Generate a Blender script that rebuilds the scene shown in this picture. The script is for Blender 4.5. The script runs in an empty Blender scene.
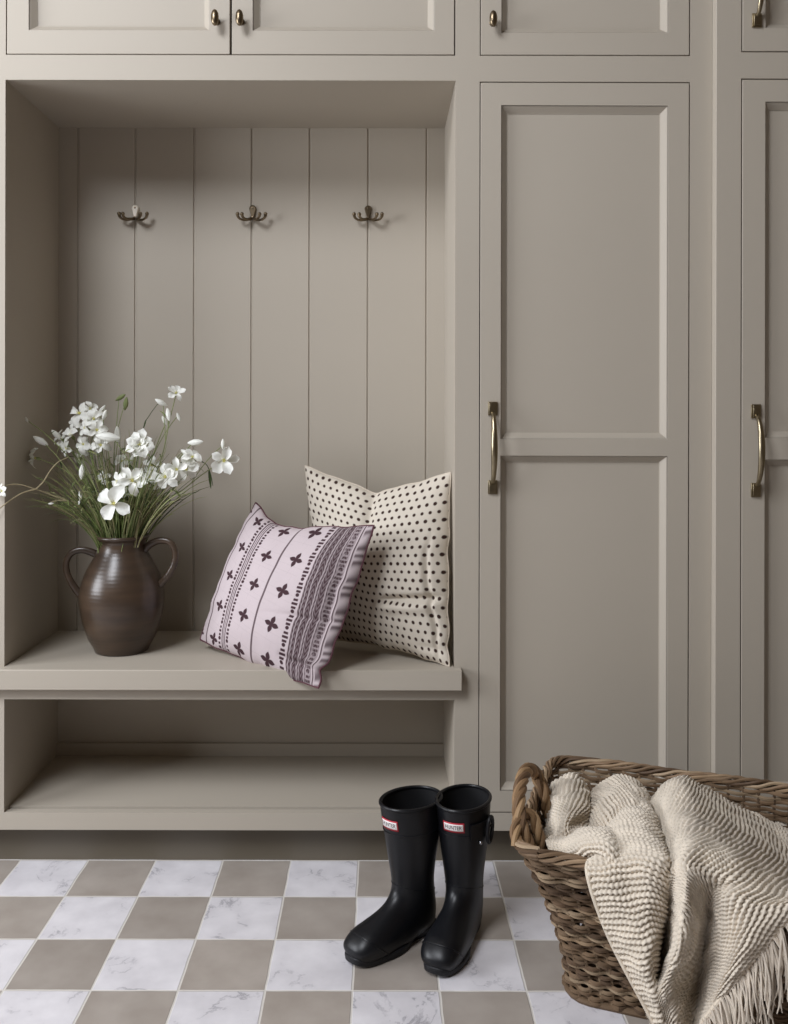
import bpy, bmesh, math, random
import numpy as np
from mathutils import Vector, Matrix, noise

random.seed(7)
rng = np.random.default_rng(7)
C = bpy.context.scene.collection
PI = math.pi
F_PX, VX, HY, CAMZ = 896.0, 379.0, 415.0, 1.2


def P(px, py, Y):
    return Vector(((px - VX) * Y / F_PX, Y, CAMZ - (py - HY) * Y / F_PX))


# ------------------------------------------------------------------ helpers
def tag(o, label=None, cat=None, group=None, kind=None):
    if label: o['label'] = label
    if cat: o['category'] = cat
    if group: o['group'] = group
    if kind: o['kind'] = kind
    return o


def empty(name, loc, label=None, cat=None, group=None, rz=0):
    o = bpy.data.objects.new(name, None)
    o.empty_display_size = .05
    C.objects.link(o)
    o.location = loc
    o.rotation_euler = (0, 0, rz)
    tag(o, label, cat, group)
    return o


def adopt(o, parent):
    """parent while keeping mesh coordinates expressed in world space"""
    if parent is not None:
        o.parent = parent
        # things are empties at top level; their parts are meshes whose world matrix is the identity
        m = Matrix.LocRotScale(parent.location, parent.rotation_euler, parent.scale) if parent.parent is None and parent.type == 'EMPTY' else Matrix.Identity(4)
        o.matrix_parent_inverse = m.inverted()
    return o


class MB:
    def __init__(s):
        s.v = []; s.f = []; s.col = None; s.n = 0

    def add(s, verts, faces, col=None):
        b = s.n
        s.v.extend([tuple(v) for v in verts])
        s.f.extend([tuple(i + b for i in f) for f in faces])
        s.n += len(verts)
        if col is not None:
            if s.col is None: s.col = []
            s.col.extend([col] * len(verts))
        return s

    def box(s, x0, x1, y0, y1, z0, z1, col=None):
        v = [(x0, y0, z0), (x1, y0, z0), (x1, y1, z0), (x0, y1, z0), (x0, y0, z1), (x1, y0, z1), (x1, y1, z1), (x0, y1, z1)]
        f = [(0, 3, 2, 1), (4, 5, 6, 7), (0, 1, 5, 4), (1, 2, 6, 5), (2, 3, 7, 6), (3, 0, 4, 7)]
        return s.add(v, f, col)

    def tube(s, pts, r, n=8, col=None, caps=True, closed=False, flat=1.0):
        pts = [Vector(p) for p in pts]
        m = len(pts)
        if m < 2: return s
        rs = r if hasattr(r, '__len__') else [r] * m
        T = []
        for i in range(m):
            if closed:
                d = pts[(i + 1) % m] - pts[i - 1]
            else:
                d = pts[min(i + 1, m - 1)] - pts[max(i - 1, 0)]
            if d.length < 1e-9: d = Vector((0, 0, 1))
            T.append(d.normalized())
        up = Vector((0, 0, 1)) if abs(T[0].z) < .9 else Vector((1, 0, 0))
        N = (up - T[0] * up.dot(T[0])).normalized()
        vs = []
        for i in range(m):
            N = (N - T[i] * N.dot(T[i]))
            if N.length < 1e-6:
                N = T[i].orthogonal()
            N.normalize()
            B = T[i].cross(N)
            for k in range(n):
                a = 2 * PI * k / n
                vs.append(pts[i] + (N * math.cos(a) + B * math.sin(a) * flat) * rs[i])
        fs = []
        for i in range(m if closed else m - 1):
            j = (i + 1) % m
            for k in range(n):
                l = (k + 1) % n
                fs.append((i * n + k, i * n + l, j * n + l, j * n + k))
        if caps and not closed:
            fs.append(tuple(range(n))[::-1])
            fs.append(tuple((m - 1) * n + k for k in range(n)))
        return s.add(vs, fs, col)

    def lathe(s, prof, n=48, c=(0, 0, 0), axis='z', col=None):
        vs = []; fs = []
        for (r, z) in prof:
            for k in range(n):
                a = 2 * PI * k / n
                if axis == 'z':
                    vs.append((c[0] + r * math.cos(a), c[1] + r * math.sin(a), c[2] + z))
                else:
                    vs.append((c[0] + r * math.cos(a), c[1] + z, c[2] + r * math.sin(a)))
        for i in range(len(prof) - 1):
            for k in range(n):
                l = (k + 1) % n
                q = (i * n + k, i * n + l, (i + 1) * n + l, (i + 1) * n + k)
                fs.append(q if axis == 'z' else q[::-1])
        return s.add(vs, fs, col)

    def build(s, name, mat, parent=None, smooth=True, bevel=0, angle=35):
        me = bpy.data.meshes.new(name)
        me.from_pydata(s.v, [], s.f)
        if s.col is not None and len(s.col) == len(s.v):
            a = me.color_attributes.new('tone', 'FLOAT_COLOR', 'POINT')
            arr = np.ones((len(s.v), 4), dtype=np.float32)
            arr[:, :3] = np.array(s.col, dtype=np.float32)
            a.data.foreach_set('color', arr.ravel())
        me.validate()
        me.update()
        if smooth:
            me.polygons.foreach_set('use_smooth', [True] * len(me.polygons))
            try:
                me.set_sharp_from_angle(angle=math.radians(angle))
            except Exception:
                pass
        if mat: me.materials.append(mat)
        o = bpy.data.objects.new(name, me)
        C.objects.link(o)
        if bevel:
            b = o.modifiers.new('bevel', 'BEVEL')
            b.width = bevel; b.segments = 2; b.limit_method = 'ANGLE'; b.angle_limit = math.radians(40)
        adopt(o, parent)
        return o


def npmesh(name, V, faces, mat, parent=None, color=None, uv=None, sharp=None):
    me = bpy.data.meshes.new(name)
    me.from_pydata(np.asarray(V).tolist(), [], np.asarray(faces).tolist())
    if color is not None:
        a = me.color_attributes.new('tone', 'FLOAT_COLOR', 'POINT')
        arr = np.ones((len(V), 4), dtype=np.float32)
        arr[:, :3] = color
        a.data.foreach_set('color', arr.ravel())
    me.polygons.foreach_set('use_smooth', [True] * len(me.polygons))
    me.update()
    if mat: me.materials.append(mat)
    o = bpy.data.objects.new(name, me)
    C.objects.link(o)
    adopt(o, parent)
    return o


def grid_faces(n, m, base=0):
    i, j = np.meshgrid(np.arange(n - 1), np.arange(m - 1), indexing='ij')
    a = i * m + j
    return (np.stack([a, a + 1, a + m + 1, a + m], -1).reshape(-1, 4) + base)


def srgb(r, g, b):
    def f(c):
        c /= 255.0
        return c / 12.92 if c <= .04045 else ((c + .055) / 1.055) ** 2.4
    return (f(r), f(g), f(b), 1)


def shade(c, k):
    return tuple(x * k for x in c)


# ---------------------------------------------------------------- materials
def mat_new(name):
    m = bpy.data.materials.new(name)
    m.use_nodes = True
    nt = m.node_tree
    b = nt.nodes['Principled BSDF']
    return m, nt, b


def simple(name, col, rough=.5, metal=0, spec=.5, bump=0, bscale=60, var=0, vscale=4, sheen=0):
    m, nt, b = mat_new(name)
    b.inputs['Base Color'].default_value = col
    b.inputs['Roughness'].default_value = rough
    b.inputs['Metallic'].default_value = metal
    b.inputs['Specular IOR Level'].default_value = spec
    if sheen:
        b.inputs['Sheen Weight'].default_value = sheen
    tc = nt.nodes.new('ShaderNodeNewGeometry')
    if var:
        n = nt.nodes.new('ShaderNodeTexNoise'); n.inputs['Scale'].default_value = vscale; n.inputs['Detail'].default_value = 5
        nt.links.new(tc.outputs['Position'], n.inputs['Vector'])
        mx = nt.nodes.new('ShaderNodeMix'); mx.data_type = 'RGBA'
        mx.inputs['A'].default_value = tuple(c * (1 - var) for c in col[:3]) + (1,)
        mx.inputs['B'].default_value = tuple(min(1, c * (1 + var)) for c in col[:3]) + (1,)
        nt.links.new(n.outputs['Fac'], mx.inputs['Factor'])
        nt.links.new(mx.outputs['Result'], b.inputs['Base Color'])
    if bump:
        n = nt.nodes.new('ShaderNodeTexNoise'); n.inputs['Scale'].default_value = bscale; n.inputs['Detail'].default_value = 3
        nt.links.new(tc.outputs['Position'], n.inputs['Vector'])
        bp = nt.nodes.new('ShaderNodeBump'); bp.inputs['Strength'].default_value = bump; bp.inputs['Distance'].default_value = .002
        nt.links.new(n.outputs['Fac'], bp.inputs['Height'])
        nt.links.new(bp.outputs['Normal'], b.inputs['Normal'])
    return m


def attr_mat(name, rough=.8, bump=0, bscale=600, sheen=0, spec=.3, mul=None, weave=0):
    m, nt, b = mat_new(name)
    a = nt.nodes.new('ShaderNodeAttribute'); a.attribute_name = 'tone'
    tc = nt.nodes.new('ShaderNodeNewGeometry')
    n = nt.nodes.new('ShaderNodeTexNoise'); n.inputs['Scale'].default_value = bscale; n.inputs['Detail'].default_value = 2
    nt.links.new(tc.outputs['Position'], n.inputs['Vector'])
    mr = nt.nodes.new('ShaderNodeMapRange'); mr.inputs['To Min'].default_value = .86; mr.inputs['To Max'].default_value = 1.12
    nt.links.new(n.outputs['Fac'], mr.inputs['Value'])
    mx = nt.nodes.new('ShaderNodeVectorMath'); mx.operation = 'SCALE'
    nt.links.new(a.outputs['Color'], mx.inputs[0]); nt.links.new(mr.outputs['Result'], mx.inputs['Scale'])
    nt.links.new(mx.outputs['Vector'], b.inputs['Base Color'])
    b.inputs['Roughness'].default_value = rough
    b.inputs['Specular IOR Level'].default_value = spec
    if sheen: b.inputs['Sheen Weight'].default_value = sheen
    if bump:
        bp = nt.nodes.new('ShaderNodeBump'); bp.inputs['Strength'].default_value = bump; bp.inputs['Distance'].default_value = .001
        nt.links.new(n.outputs['Fac'], bp.inputs['Height'])
        nt.links.new(bp.outputs['Normal'], b.inputs['Normal'])
    return m


M_paint = simple('taupe_paint', srgb(174, 165.3, 152), rough=.5, spec=.3, bump=.05, bscale=260, var=.02, vscale=3)
M_kick = simple('plinth_paint_with_shade', srgb(100, 92, 79), rough=.5, var=.03, vscale=3)  # cabinet paint darkened to carry the shade under the overhang
M_wall = simple('plaster_wall', srgb(96, 84, 70), rough=.8)
M_ceil = simple('ceiling_white', srgb(150, 140, 126), rough=.9)
M_brass = simple('aged_brass', srgb(150, 138, 114), rough=.3, metal=1, var=.25, vscale=60)
M_darkbrass = simple('dark_bronze', srgb(122, 108, 88), rough=.32, metal=1, var=.3, vscale=60)
M_ceramic = simple('white_ceramic', srgb(238, 230, 216), rough=.25)
M_black = simple('black_rubber', (.0055, .0058, .0075, 1), rough=.38, bump=.05, bscale=300, spec=.35)
M_blackin = simple('boot_lining', (.012, .012, .013, 1), rough=.85, spec=.2)
M_sole = simple('black_sole_rubber', (.010, .010, .012, 1), rough=.5, spec=.35)
M_lwhite = simple('label_white', srgb(232, 226, 224), rough=.5)
M_lred = simple('label_red', srgb(176, 30, 48), rough=.5)
M_lblack = simple('label_black', srgb(30, 26, 28), rough=.5)
M_steel = simple('buckle_steel', srgb(190, 190, 195), rough=.25, metal=1)
M_tab = simple('grey_tab', srgb(120, 120, 116), rough=.8)
M_stem = simple('green_stem', srgb(120, 130, 80), rough=.55, var=.3, vscale=30)
M_leaf = simple('dark_leaf', srgb(64, 80, 42), rough=.5, var=.3, vscale=30)
M_twig = simple('pale_twig', srgb(150, 138, 108), rough=.7, var=.2, vscale=30)
M_bud = simple('flower_centre', srgb(196, 190, 112), rough=.6)
M_calyx = simple('flower_calyx', srgb(122, 132, 84), rough=.6)
M_foliage = attr_mat('fine_foliage', rough=.55, bscale=80)
M_wicker = attr_mat('wicker', rough=.62, bump=.35, bscale=420, spec=.3)
M_knit = attr_mat('knitted_wool', rough=.95, bump=.5, bscale=1400, sheen=.2, spec=.1)
M_fabric = attr_mat('printed_linen', rough=.95, bump=.35, bscale=1500, sheen=0, spec=.05)


def petal_mat():
    m, nt, b = mat_new('white_petal')
    b.inputs['Base Color'].default_value = srgb(240, 240, 234)
    b.inputs['Roughness'].default_value = .55
    b.inputs['Subsurface Weight'].default_value = .0
    tr = nt.nodes.new('ShaderNodeBsdfTranslucent'); tr.inputs['Color'].default_value = srgb(240, 242, 228)
    mx = nt.nodes.new('ShaderNodeMixShader'); mx.inputs[0].default_value = .25
    out = nt.nodes['Material Output']
    nt.links.new(b.outputs[0], mx.inputs[1]); nt.links.new(tr.outputs[0], mx.inputs[2]); nt.links.new(mx.outputs[0], out.inputs['Surface'])
    return m


M_petal = petal_mat()


def vase_mat():
    m, nt, b = mat_new('brown_glazed_clay')
    tc = nt.nodes.new('ShaderNodeNewGeometry')
    sep = nt.nodes.new('ShaderNodeSeparateXYZ'); nt.links.new(tc.outputs['Position'], sep.inputs[0])
    n1 = nt.nodes.new('ShaderNodeTexNoise'); n1.inputs['Scale'].default_value = 1; n1.inputs['Detail'].default_value = 5
    cmb = nt.nodes.new('ShaderNodeCombineXYZ')
    for k, s_ in zip('XYZ', (6, 6, 40)):
        mm = nt.nodes.new('ShaderNodeMath'); mm.operation = 'MULTIPLY'; mm.inputs[1].default_value = s_
        nt.links.new(sep.outputs[k], mm.inputs[0]); nt.links.new(mm.outputs[0], cmb.inputs[k])
    nt.links.new(cmb.outputs[0], n1.inputs['Vector'])
    cr = nt.nodes.new('ShaderNodeValToRGB')
    cr.color_ramp.elements[0].position = .25; cr.color_ramp.elements[0].color = srgb(50, 40, 33)
    cr.color_ramp.elements[1].position = .8; cr.color_ramp.elements[1].color = srgb(78, 62, 48)
    nt.links.new(n1.outputs['Fac'], cr.inputs[0]); nt.links.new(cr.outputs[0], b.inputs['Base Color'])
    b.inputs['Roughness'].default_value = .3
    w = nt.nodes.new('ShaderNodeMath'); w.operation = 'MULTIPLY'; w.inputs[1].default_value = 620
    nt.links.new(sep.outputs['Z'], w.inputs[0])
    sn = nt.nodes.new('ShaderNodeMath'); sn.operation = 'SINE'; nt.links.new(w.outputs[0], sn.inputs[0])
    ad = nt.nodes.new('ShaderNodeMath'); ad.operation = 'MULTIPLY_ADD'; ad.inputs[1].default_value = .4
    nt.links.new(sn.outputs[0], ad.inputs[0]); nt.links.new(n1.outputs['Fac'], ad.inputs[2])
    bp = nt.nodes.new('ShaderNodeBump'); bp.inputs['Strength'].default_value = .12; bp.inputs['Distance'].default_value = .001
    nt.links.new(ad.outputs[0], bp.inputs['Height']); nt.links.new(bp.outputs[0], b.inputs['Normal'])
    return m


M_vase = vase_mat()

TILE, TX0, TY0 = .1817, .3104, 2.230


def floor_mat():
    m, nt, b = mat_new('checker_stone_tiles')
    N = nt.nodes; L = nt.links

    def math_(op, a, b_=None, c=None):
        n = N.new('ShaderNodeMath'); n.operation = op
        for i, x in enumerate((a, b_, c)):
            if x is None: continue
            if isinstance(x, (int, float)): n.inputs[i].default_value = x
            else: L.new(x, n.inputs[i])
        return n.outputs[0]
    geo = N.new('ShaderNodeNewGeometry')
    sep = N.new('ShaderNodeSeparateXYZ'); L.new(geo.outputs['Position'], sep.inputs[0])
    # hand laid wobble of the edges
    nw = N.new('ShaderNodeTexNoise'); nw.inputs['Scale'].default_value = 14; L.new(geo.outputs['Position'], nw.inputs['Vector'])
    sw = N.new('ShaderNodeSeparateXYZ'); L.new(nw.outputs['Color'], sw.inputs[0])
    tx = math_('DIVIDE', math_('SUBTRACT', math_('MULTIPLY_ADD', math_('SUBTRACT', sw.outputs[0], .5), .004, sep.outputs[0]), TX0), TILE)
    ty = math_('DIVIDE', math_('SUBTRACT', math_('MULTIPLY_ADD', math_('SUBTRACT', sw.outputs[1], .5), .004, sep.outputs[1]), TY0), TILE)
    ix = math_('FLOOR', tx); iy = math_('FLOOR', ty)
    fx = math_('SUBTRACT', tx, ix); fy = math_('SUBTRACT', ty, iy)
    par = math_('FLOORED_MODULO', math_('ADD', ix, iy), 2.0)   # 0 -> grey
    ex = math_('MINIMUM', fx, math_('SUBTRACT', 1.0, fx)); ey = math_('MINIMUM', fy, math_('SUBTRACT', 1.0, fy))
    e = math_('MINIMUM', ex, ey)
    gr = N.new('ShaderNodeMapRange'); gr.interpolation_type = 'SMOOTHSTEP'
    gr.inputs['From Min'].default_value = .008; gr.inputs['From Max'].default_value = .017
    L.new(e, gr.inputs['Value'])       # 0 grout, 1 tile
    cb = N.new('ShaderNodeCombineXYZ'); L.new(ix, cb.inputs[0]); L.new(iy, cb.inputs[1])
    wn = N.new('ShaderNodeTexWhiteNoise'); wn.noise_dimensions = '2D'; L.new(cb.outputs[0], wn.inputs['Vector'])
    off = N.new('ShaderNodeVectorMath'); off.operation = 'SCALE'; off.inputs['Scale'].default_value = 13
    L.new(wn.outputs['Color'], off.inputs[0])
    pos = N.new('ShaderNodeVectorMath'); pos.operation = 'ADD'; L.new(geo.outputs['Position'], pos.inputs[0]); L.new(off.outputs[0], pos.inputs[1])
    # marble
    n1 = N.new('ShaderNodeTexNoise'); n1.inputs['Scale'].default_value = 8; n1.inputs['Detail'].default_value = 10; n1.inputs['Roughness'].default_value = .62; n1.inputs['Distortion'].default_value = .5
    L.new(pos.outputs[0], n1.inputs['Vector'])
    v = math_('ABSOLUTE', math_('SUBTRACT', n1.outputs['Fac'], .5))
    vein = N.new('ShaderNodeMapRange'); vein.inputs['From Min'].default_value = 0; vein.inputs['From Max'].default_value = .022
    vein.inputs['To Min'].default_value = 1; vein.inputs['To Max'].default_value = 0; L.new(v, vein.inputs['Value'])
    n2 = N.new('ShaderNodeTexNoise'); n2.inputs['Scale'].default_value = 13; n2.inputs['Detail'].default_value = 5; L.new(pos.outputs[0], n2.inputs['Vector'])
    msk = N.new('ShaderNodeMapRange'); msk.inputs['From Min'].default_value = .48; msk.inputs['From Max'].default_value = .62; L.new(n2.outputs['Fac'], msk.inputs['Value'])
    vfac = math_('MULTIPLY', vein.outputs[0], msk.outputs[0])
    vfac = math_('MULTIPLY', vfac, .62)
    cloud = N.new('ShaderNodeMix'); cloud.data_type = 'RGBA'; cloud.inputs['A'].default_value = srgb(238, 235, 238); cloud.inputs['B'].default_value = srgb(184, 180, 184)
    L.new(n2.outputs['Fac'], cloud.inputs['Factor'])
    mar = N.new('ShaderNodeMix'); mar.data_type = 'RGBA'; L.new(vfac, mar.inputs['Factor']); L.new(cloud.outputs['Result'], mar.inputs['A']); mar.inputs['B'].default_value = srgb(118, 116, 124)
    # grey limestone
    n3 = N.new('ShaderNodeTexNoise'); n3.inputs['Scale'].default_value = 11; n3.inputs['Detail'].default_value = 6; L.new(pos.outputs[0], n3.inputs['Vector'])
    gry = N.new('ShaderNodeMix'); gry.data_type = 'RGBA'; gry.inputs['A'].default_value = srgb(140, 130, 120); gry.inputs['B'].default_value = srgb(182, 173, 165)
    L.new(n3.outputs['Fac'], gry.inputs['Factor'])
    tv = N.new('ShaderNodeMapRange'); tv.inputs['To Min'].default_value = .88; tv.inputs['To Max'].default_value = 1.08; L.new(wn.outputs['Value'], tv.inputs['Value'])
    gs = N.new('ShaderNodeVectorMath'); gs.operation = 'SCALE'; L.new(gry.outputs['Result'], gs.inputs[0]); L.new(tv.outputs[0], gs.inputs['Scale'])
    both = N.new('ShaderNodeMix'); both.data_type = 'RGBA'; L.new(par, both.inputs['Factor']); L.new(gs.outputs[0], both.inputs['A']); L.new(mar.outputs['Result'], both.inputs['B'])
    fin = N.new('ShaderNodeMix'); fin.data_type = 'RGBA'; L.new(gr.outputs[0], fin.inputs['Factor']); fin.inputs['A'].default_value = srgb(208, 203, 196); L.new(both.outputs['Result'], fin.inputs['B'])
    L.new(fin.outputs['Result'], b.inputs['Base Color'])
    b.inputs['Roughness'].default_value = .42
    bp = N.new('ShaderNodeBump'); bp.inputs['Strength'].default_value = .5; bp.inputs['Distance'].default_value = .002
    L.new(math_('MULTIPLY_ADD', n3.outputs['Fac'], .15, gr.outputs[0]), bp.inputs['Height']); L.new(bp.outputs[0], b.inputs['Normal'])
    return m


M_floor = floor_mat()

# ------------------------------------------------------------- room setting
XL, XR, YB, YF, ZC = -3.4, 2.2, 2.80, -2.6, 4.2


def structure(name, mb, mat):
    o = mb.build(name, mat, smooth=False)
    o['kind'] = 'structure'
    return o


structure('floor', MB().box(XL, XR, YF, YB, -.06, 0), M_floor)
SX0, SX1, SY0, SY1 = -2.6, -1.2, -1.2, .4      # ceiling opening made up for the added overhead light
mb = MB()
mb.box(XL, SX0, YF, YB, ZC, ZC + .06); mb.box(SX1, XR, YF, YB, ZC, ZC + .06)
mb.box(SX0, SX1, YF, SY0, ZC, ZC + .06); mb.box(SX0, SX1, SY1, YB, ZC, ZC + .06)
structure('ceiling', mb, M_ceil)
structure('wall_back', MB().box(XL, XR, YB, YB + .06, 0, ZC), M_wall)
structure('wall_right', MB().box(XR, XR + .06, YF, YB, 0, ZC), M_wall)
structure('wall_front', MB().box(XL, XR, YF - .06, YF, 0, ZC), M_wall)
WY0, WY1, WZ0, WZ1 = .2, 1.9, 1.0, 2.4
mb = MB()
mb.box(XL - .06, XL, YF, WY0, 0, ZC)
mb.box(XL - .06, XL, WY1, YB, 0, ZC)
mb.box(XL - .06, XL, WY0, WY1, 0, WZ0)
mb.box(XL - .06, XL, WY0, WY1, WZ1, ZC)
structure('wall_left', mb, M_wall)
mb = MB()
for (a, b_) in ((WY0, WY0 + .05), (WY1 - .05, WY1), ((WY0 + WY1) / 2 - .02, (WY0 + WY1) / 2 + .02)):
    mb.box(XL - .05, XL - .01, a, b_, WZ0, WZ1)
for (a, b_) in ((WZ0, WZ0 + .05), (WZ1 - .05, WZ1)):
    mb.box(XL - .05, XL - .01, WY0, WY1, a, b_)
structure('window_1', mb, M_ceil)

# ---------------------------------------------------------------- cabinetry
YFR, YRT, YN = 2.36, 2.332, 2.754
SF, SR, SN = YFR / F_PX, YRT / F_PX, YN / F_PX


def X(px, s=SF): return (px - VX) * s
def Z(py, s=SF): return CAMZ - (py - HY) * s


def plate(mb, x0, x1, z0, z1, holes, y0, y1):
    """slab in the XZ plane from y0 (front) to y1 (back) with rectangular holes (x0,x1,z0,z1)"""
    xs = sorted({x0, x1, *[h[0] for h in holes], *[h[1] for h in holes]})
    zs = sorted({z0, z1, *[h[2] for h in holes], *[h[3] for h in holes]})
    xs = [x for x in xs if x0 <= x <= x1]; zs = [z for z in zs if z0 <= z <= z1]

    def solid(i, j):
        if i < 0 or j < 0 or i >= len(xs) - 1 or j >= len(zs) - 1: return False
        cx = (xs[i] + xs[i + 1]) / 2; cz = (zs[j] + zs[j + 1]) / 2
        return not any(h[0] < cx < h[1] and h[2] < cz < h[3] for h in holes)
    idx = {}; vs = []; fs = []

    def vid(i, j, k):
        key = (i, j, k)
        if key not in idx:
            idx[key] = len(vs)
            vs.append((xs[i], y1 if k else y0, zs[j]))
        return idx[key]
    for i in range(len(xs) - 1):
        for j in range(len(zs) - 1):
            if not solid(i, j): continue
            fs.append((vid(i, j, 0), vid(i + 1, j, 0), vid(i + 1, j + 1, 0), vid(i, j + 1, 0)))
            fs.append((vid(i, j, 1), vid(i, j + 1, 1), vid(i + 1, j + 1, 1), vid(i + 1, j, 1)))
            if not solid(i - 1, j): fs.append((vid(i, j, 0), vid(i, j + 1, 0), vid(i, j + 1, 1), vid(i, j, 1)))
            if not solid(i + 1, j): fs.append((vid(i + 1, j, 0), vid(i + 1, j, 1), vid(i + 1, j + 1, 1), vid(i + 1, j + 1, 0)))
            if not solid(i, j - 1): fs.append((vid(i, j, 0), vid(i, j, 1), vid(i + 1, j, 1), vid(i + 1, j, 0)))
            if not solid(i, j + 1): fs.append((vid(i, j + 1, 0), vid(i + 1, j + 1, 0), vid(i + 1, j + 1, 1), vid(i, j + 1, 1)))
    mb.add(vs, fs)
    return mb


def panel_mesh(h, yf):
    """recessed panel with a raised moulding running round the opening h"""
    x0, x1, z0, z1 = h
    prof = [(0, .0005), (.0, .0035), (.0022, .004), (.0150, .0165), (.0165, .0172), (.0165, .019)]
    mb = MB()
    vs = []
    for (o, d) in prof:
        vs += [(x0 + o, yf + d, z0 + o), (x1 - o, yf + d, z0 + o), (x1 - o, yf + d, z1 - o), (x0 + o, yf + d, z1 - o)]
    fs = []
    for k in range(len(prof) - 1):
        for c in range(4):
            d = (c + 1) % 4
            fs.append((k * 4 + c, k * 4 + d, (k + 1) * 4 + d, (k + 1) * 4 + c))
    k = (len(prof) - 1) * 4
    fs.append((k, k + 1, k + 2, k + 3))
    mb.add(vs, fs)
    return mb


GAP = .0028


def door(parent, x0, x1, z0, z1, holes, yf, label=None):
    mb = MB()
    plate(mb, x0 + GAP, x1 - GAP, z0 + GAP, z1 - GAP, holes, yf, yf + .022)
    d = mb.build('door', M_paint, parent, bevel=.0011)
    if label: d['label'] = label
    for h in holes:
        panel_mesh(h, yf).build('panel', M_paint, d, smooth=False)
    return d


def knob(parent, x, z, yf):
    mb = MB()
    # stem and rose, then an oval bean shaped knob standing upright
    mb.lathe([(.0001, 0), (.0085, 0), (.0085, -.003), (.005, -.005), (.0042, -.016), (.006, -.021), (.0001, -.021)][::-1], 20, (x, yf, z), 'y')
    n, m = 20, 14
    vs = []; fs = []
    for i in range(m + 1):
        t = PI * i / m
        for k in range(n):
            a = 2 * PI * k / n
            vs.append((x - .001 + .0105 * math.sin(t) * math.cos(a), yf - .028 + .0095 * math.sin(t) * math.sin(a), z + .0215 * math.cos(t)))
    for i in range(m):
        for k in range(n):
            l = (k + 1) % n
            fs.append((i * n + k, (i + 1) * n + k, (i + 1) * n + l, i * n + l))
    mb.add(vs, fs)
    o = mb.build('knob', M_darkbrass, parent)
    o['label'] = 'oval dark bronze knob'
    return o


def pull(parent, x, z0, z1, yf, w=.0245):
    """bow pull: square back plates and a bowed round bar"""
    mb = MB()
    ph = .036
    for zz, sg in ((z1 - ph / 2, 1), (z0 + ph / 2, -1)):
        mb.box(x - w / 2, x + w / 2, yf - .005, yf, zz - ph / 2, zz + ph / 2)
        mb.box(x - w / 2 + .003, x + w / 2 - .003, yf - .010, yf - .005, zz - ph / 2 + .003, zz + ph / 2 - .003)
    zt, zb = z1 - ph + .008, z0 + ph - .008
    pts = []; rs = []
    n = 26
    for i in range(n + 1):
        t = i / n
        q = math.sin(PI * t) ** .55
        pts.append((x, yf - .007 - .033 * q, zt + (zb - zt) * t))
        rs.append(.0042 + .0028 * math.sin(PI * t))
    mb.tube(pts, rs, 12, flat=1.25)
    o = mb.build('pull_handle', M_brass, parent, bevel=.0008, angle=50)
    o['label'] = 'bowed aged brass pull handle'
    return o


ZTOP = 2.70
PAD = .006
# ---- bench nook ------------------------------------------------------------
XW0, XN0, XN1, XSEAM = -1.30, X(4.8), X(455), X(467)
ZCE = Z(80.5)
ZRAIL = Z(68)
nook = empty('bench_nook', ((XN0 + XN1) / 2, 2.55, 0),
             'taupe built-in bench nook with panelled back, open shelf below and toe kick', 'built-in bench')
ZSEAT, ZSEATB, ZAPR, ZSH, ZSHB = .536, .483, Z(700), Z(812), Z(830.5)
mb = MB()
plate(mb, XW0, XSEAM, ZSHB, ZRAIL, [(XN0, XN1, ZSEATB, ZCE), (XN0, XN1, ZSH - .003, ZAPR)], YFR, YFR + .022)
mb.build('face_frame', M_paint, nook, smooth=False)
# boarded back
mb = MB()
gro = [X(g, SN) for g in (77.6, 135, 193.8, 251.3, 309.2, 367.6, 426.1)]
xs = [(XN0, 0)]
for g in gro:
    xs += [(g - .0035, 0), (g - .002, .004), (g + .001, .004), (g + .0035, 0)]
xs.append((XN1, 0))
vs = []
for (x, d) in xs:
    vs += [(x, YN + d, ZSEAT - .02), (x, YN + d, ZCE)]
fs = [(2 * i, 2 * i + 2, 2 * i + 3, 2 * i + 1) for i in range(len(xs) - 1)]
mb.add(vs, fs); nb = len(vs)
mb.box(XN0, XN1, YN + .006, YN + .02, ZSEAT - .02, ZCE)
mb.build('back_panel', M_paint, nook, smooth=False)['label'] = 'back of wide vertical v-groove boards'
for (a, b_) in ((XN0 - .02, XN0), (XN1, XN1 + .02)):
    MB().box(a, b_, YFR + .022, YN + .02, ZSHB, ZCE + .02).build('side_panel', M_paint, nook, smooth=False)
MB().box(XN0, XN1, YFR + .022, YN + .02, ZCE, ZCE + .02).build('top_panel', M_paint, nook, smooth=False)
# seat
XSE = (462.7 - VX) * 2.328 / F_PX
mb = MB()
vs2 = [(XW0, 2.328), (XSE, 2.328), (XSE, YFR - .0005), (XN1 - .0006, YFR - .0005), (XN1 - .0006, YN - .001), (XN0 + .0006, YN - .001), (XN0 + .0006, YFR - .0005), (XW0, YFR - .0005)]
n = len(vs2)
mb.add([(x, y, ZSEATB) for x, y in vs2] + [(x, y, ZSEAT) for x, y in vs2],
       [tuple(range(n))[::-1], tuple(range(n, 2 * n))] + [(i, (i + 1) % n, n + (i + 1) % n, n + i) for i in range(n)])
mb.build('bench_seat', M_paint, nook, bevel=.002, smooth=True)
MB().box(XN0, XN1, YFR + .03, YN, ZSH - .02, ZSH).build('shelf', M_paint, nook, smooth=False)
MB().box(XN0, XN1, YN, YN + .015, ZSH - .02, ZSEATB).build('shelf_back', M_paint, nook, smooth=False)
MB().box(XN0, XN1, YN - .012, YN, ZSH, Z(744, (YN - .012) / F_PX)).build('back_batten', M_paint, nook, bevel=.001)
MB().box(XW0, XSEAM, 2.415, 2.43, 0, ZSHB + .02).build('toe_kick', M_kick, nook, smooth=False)

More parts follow.
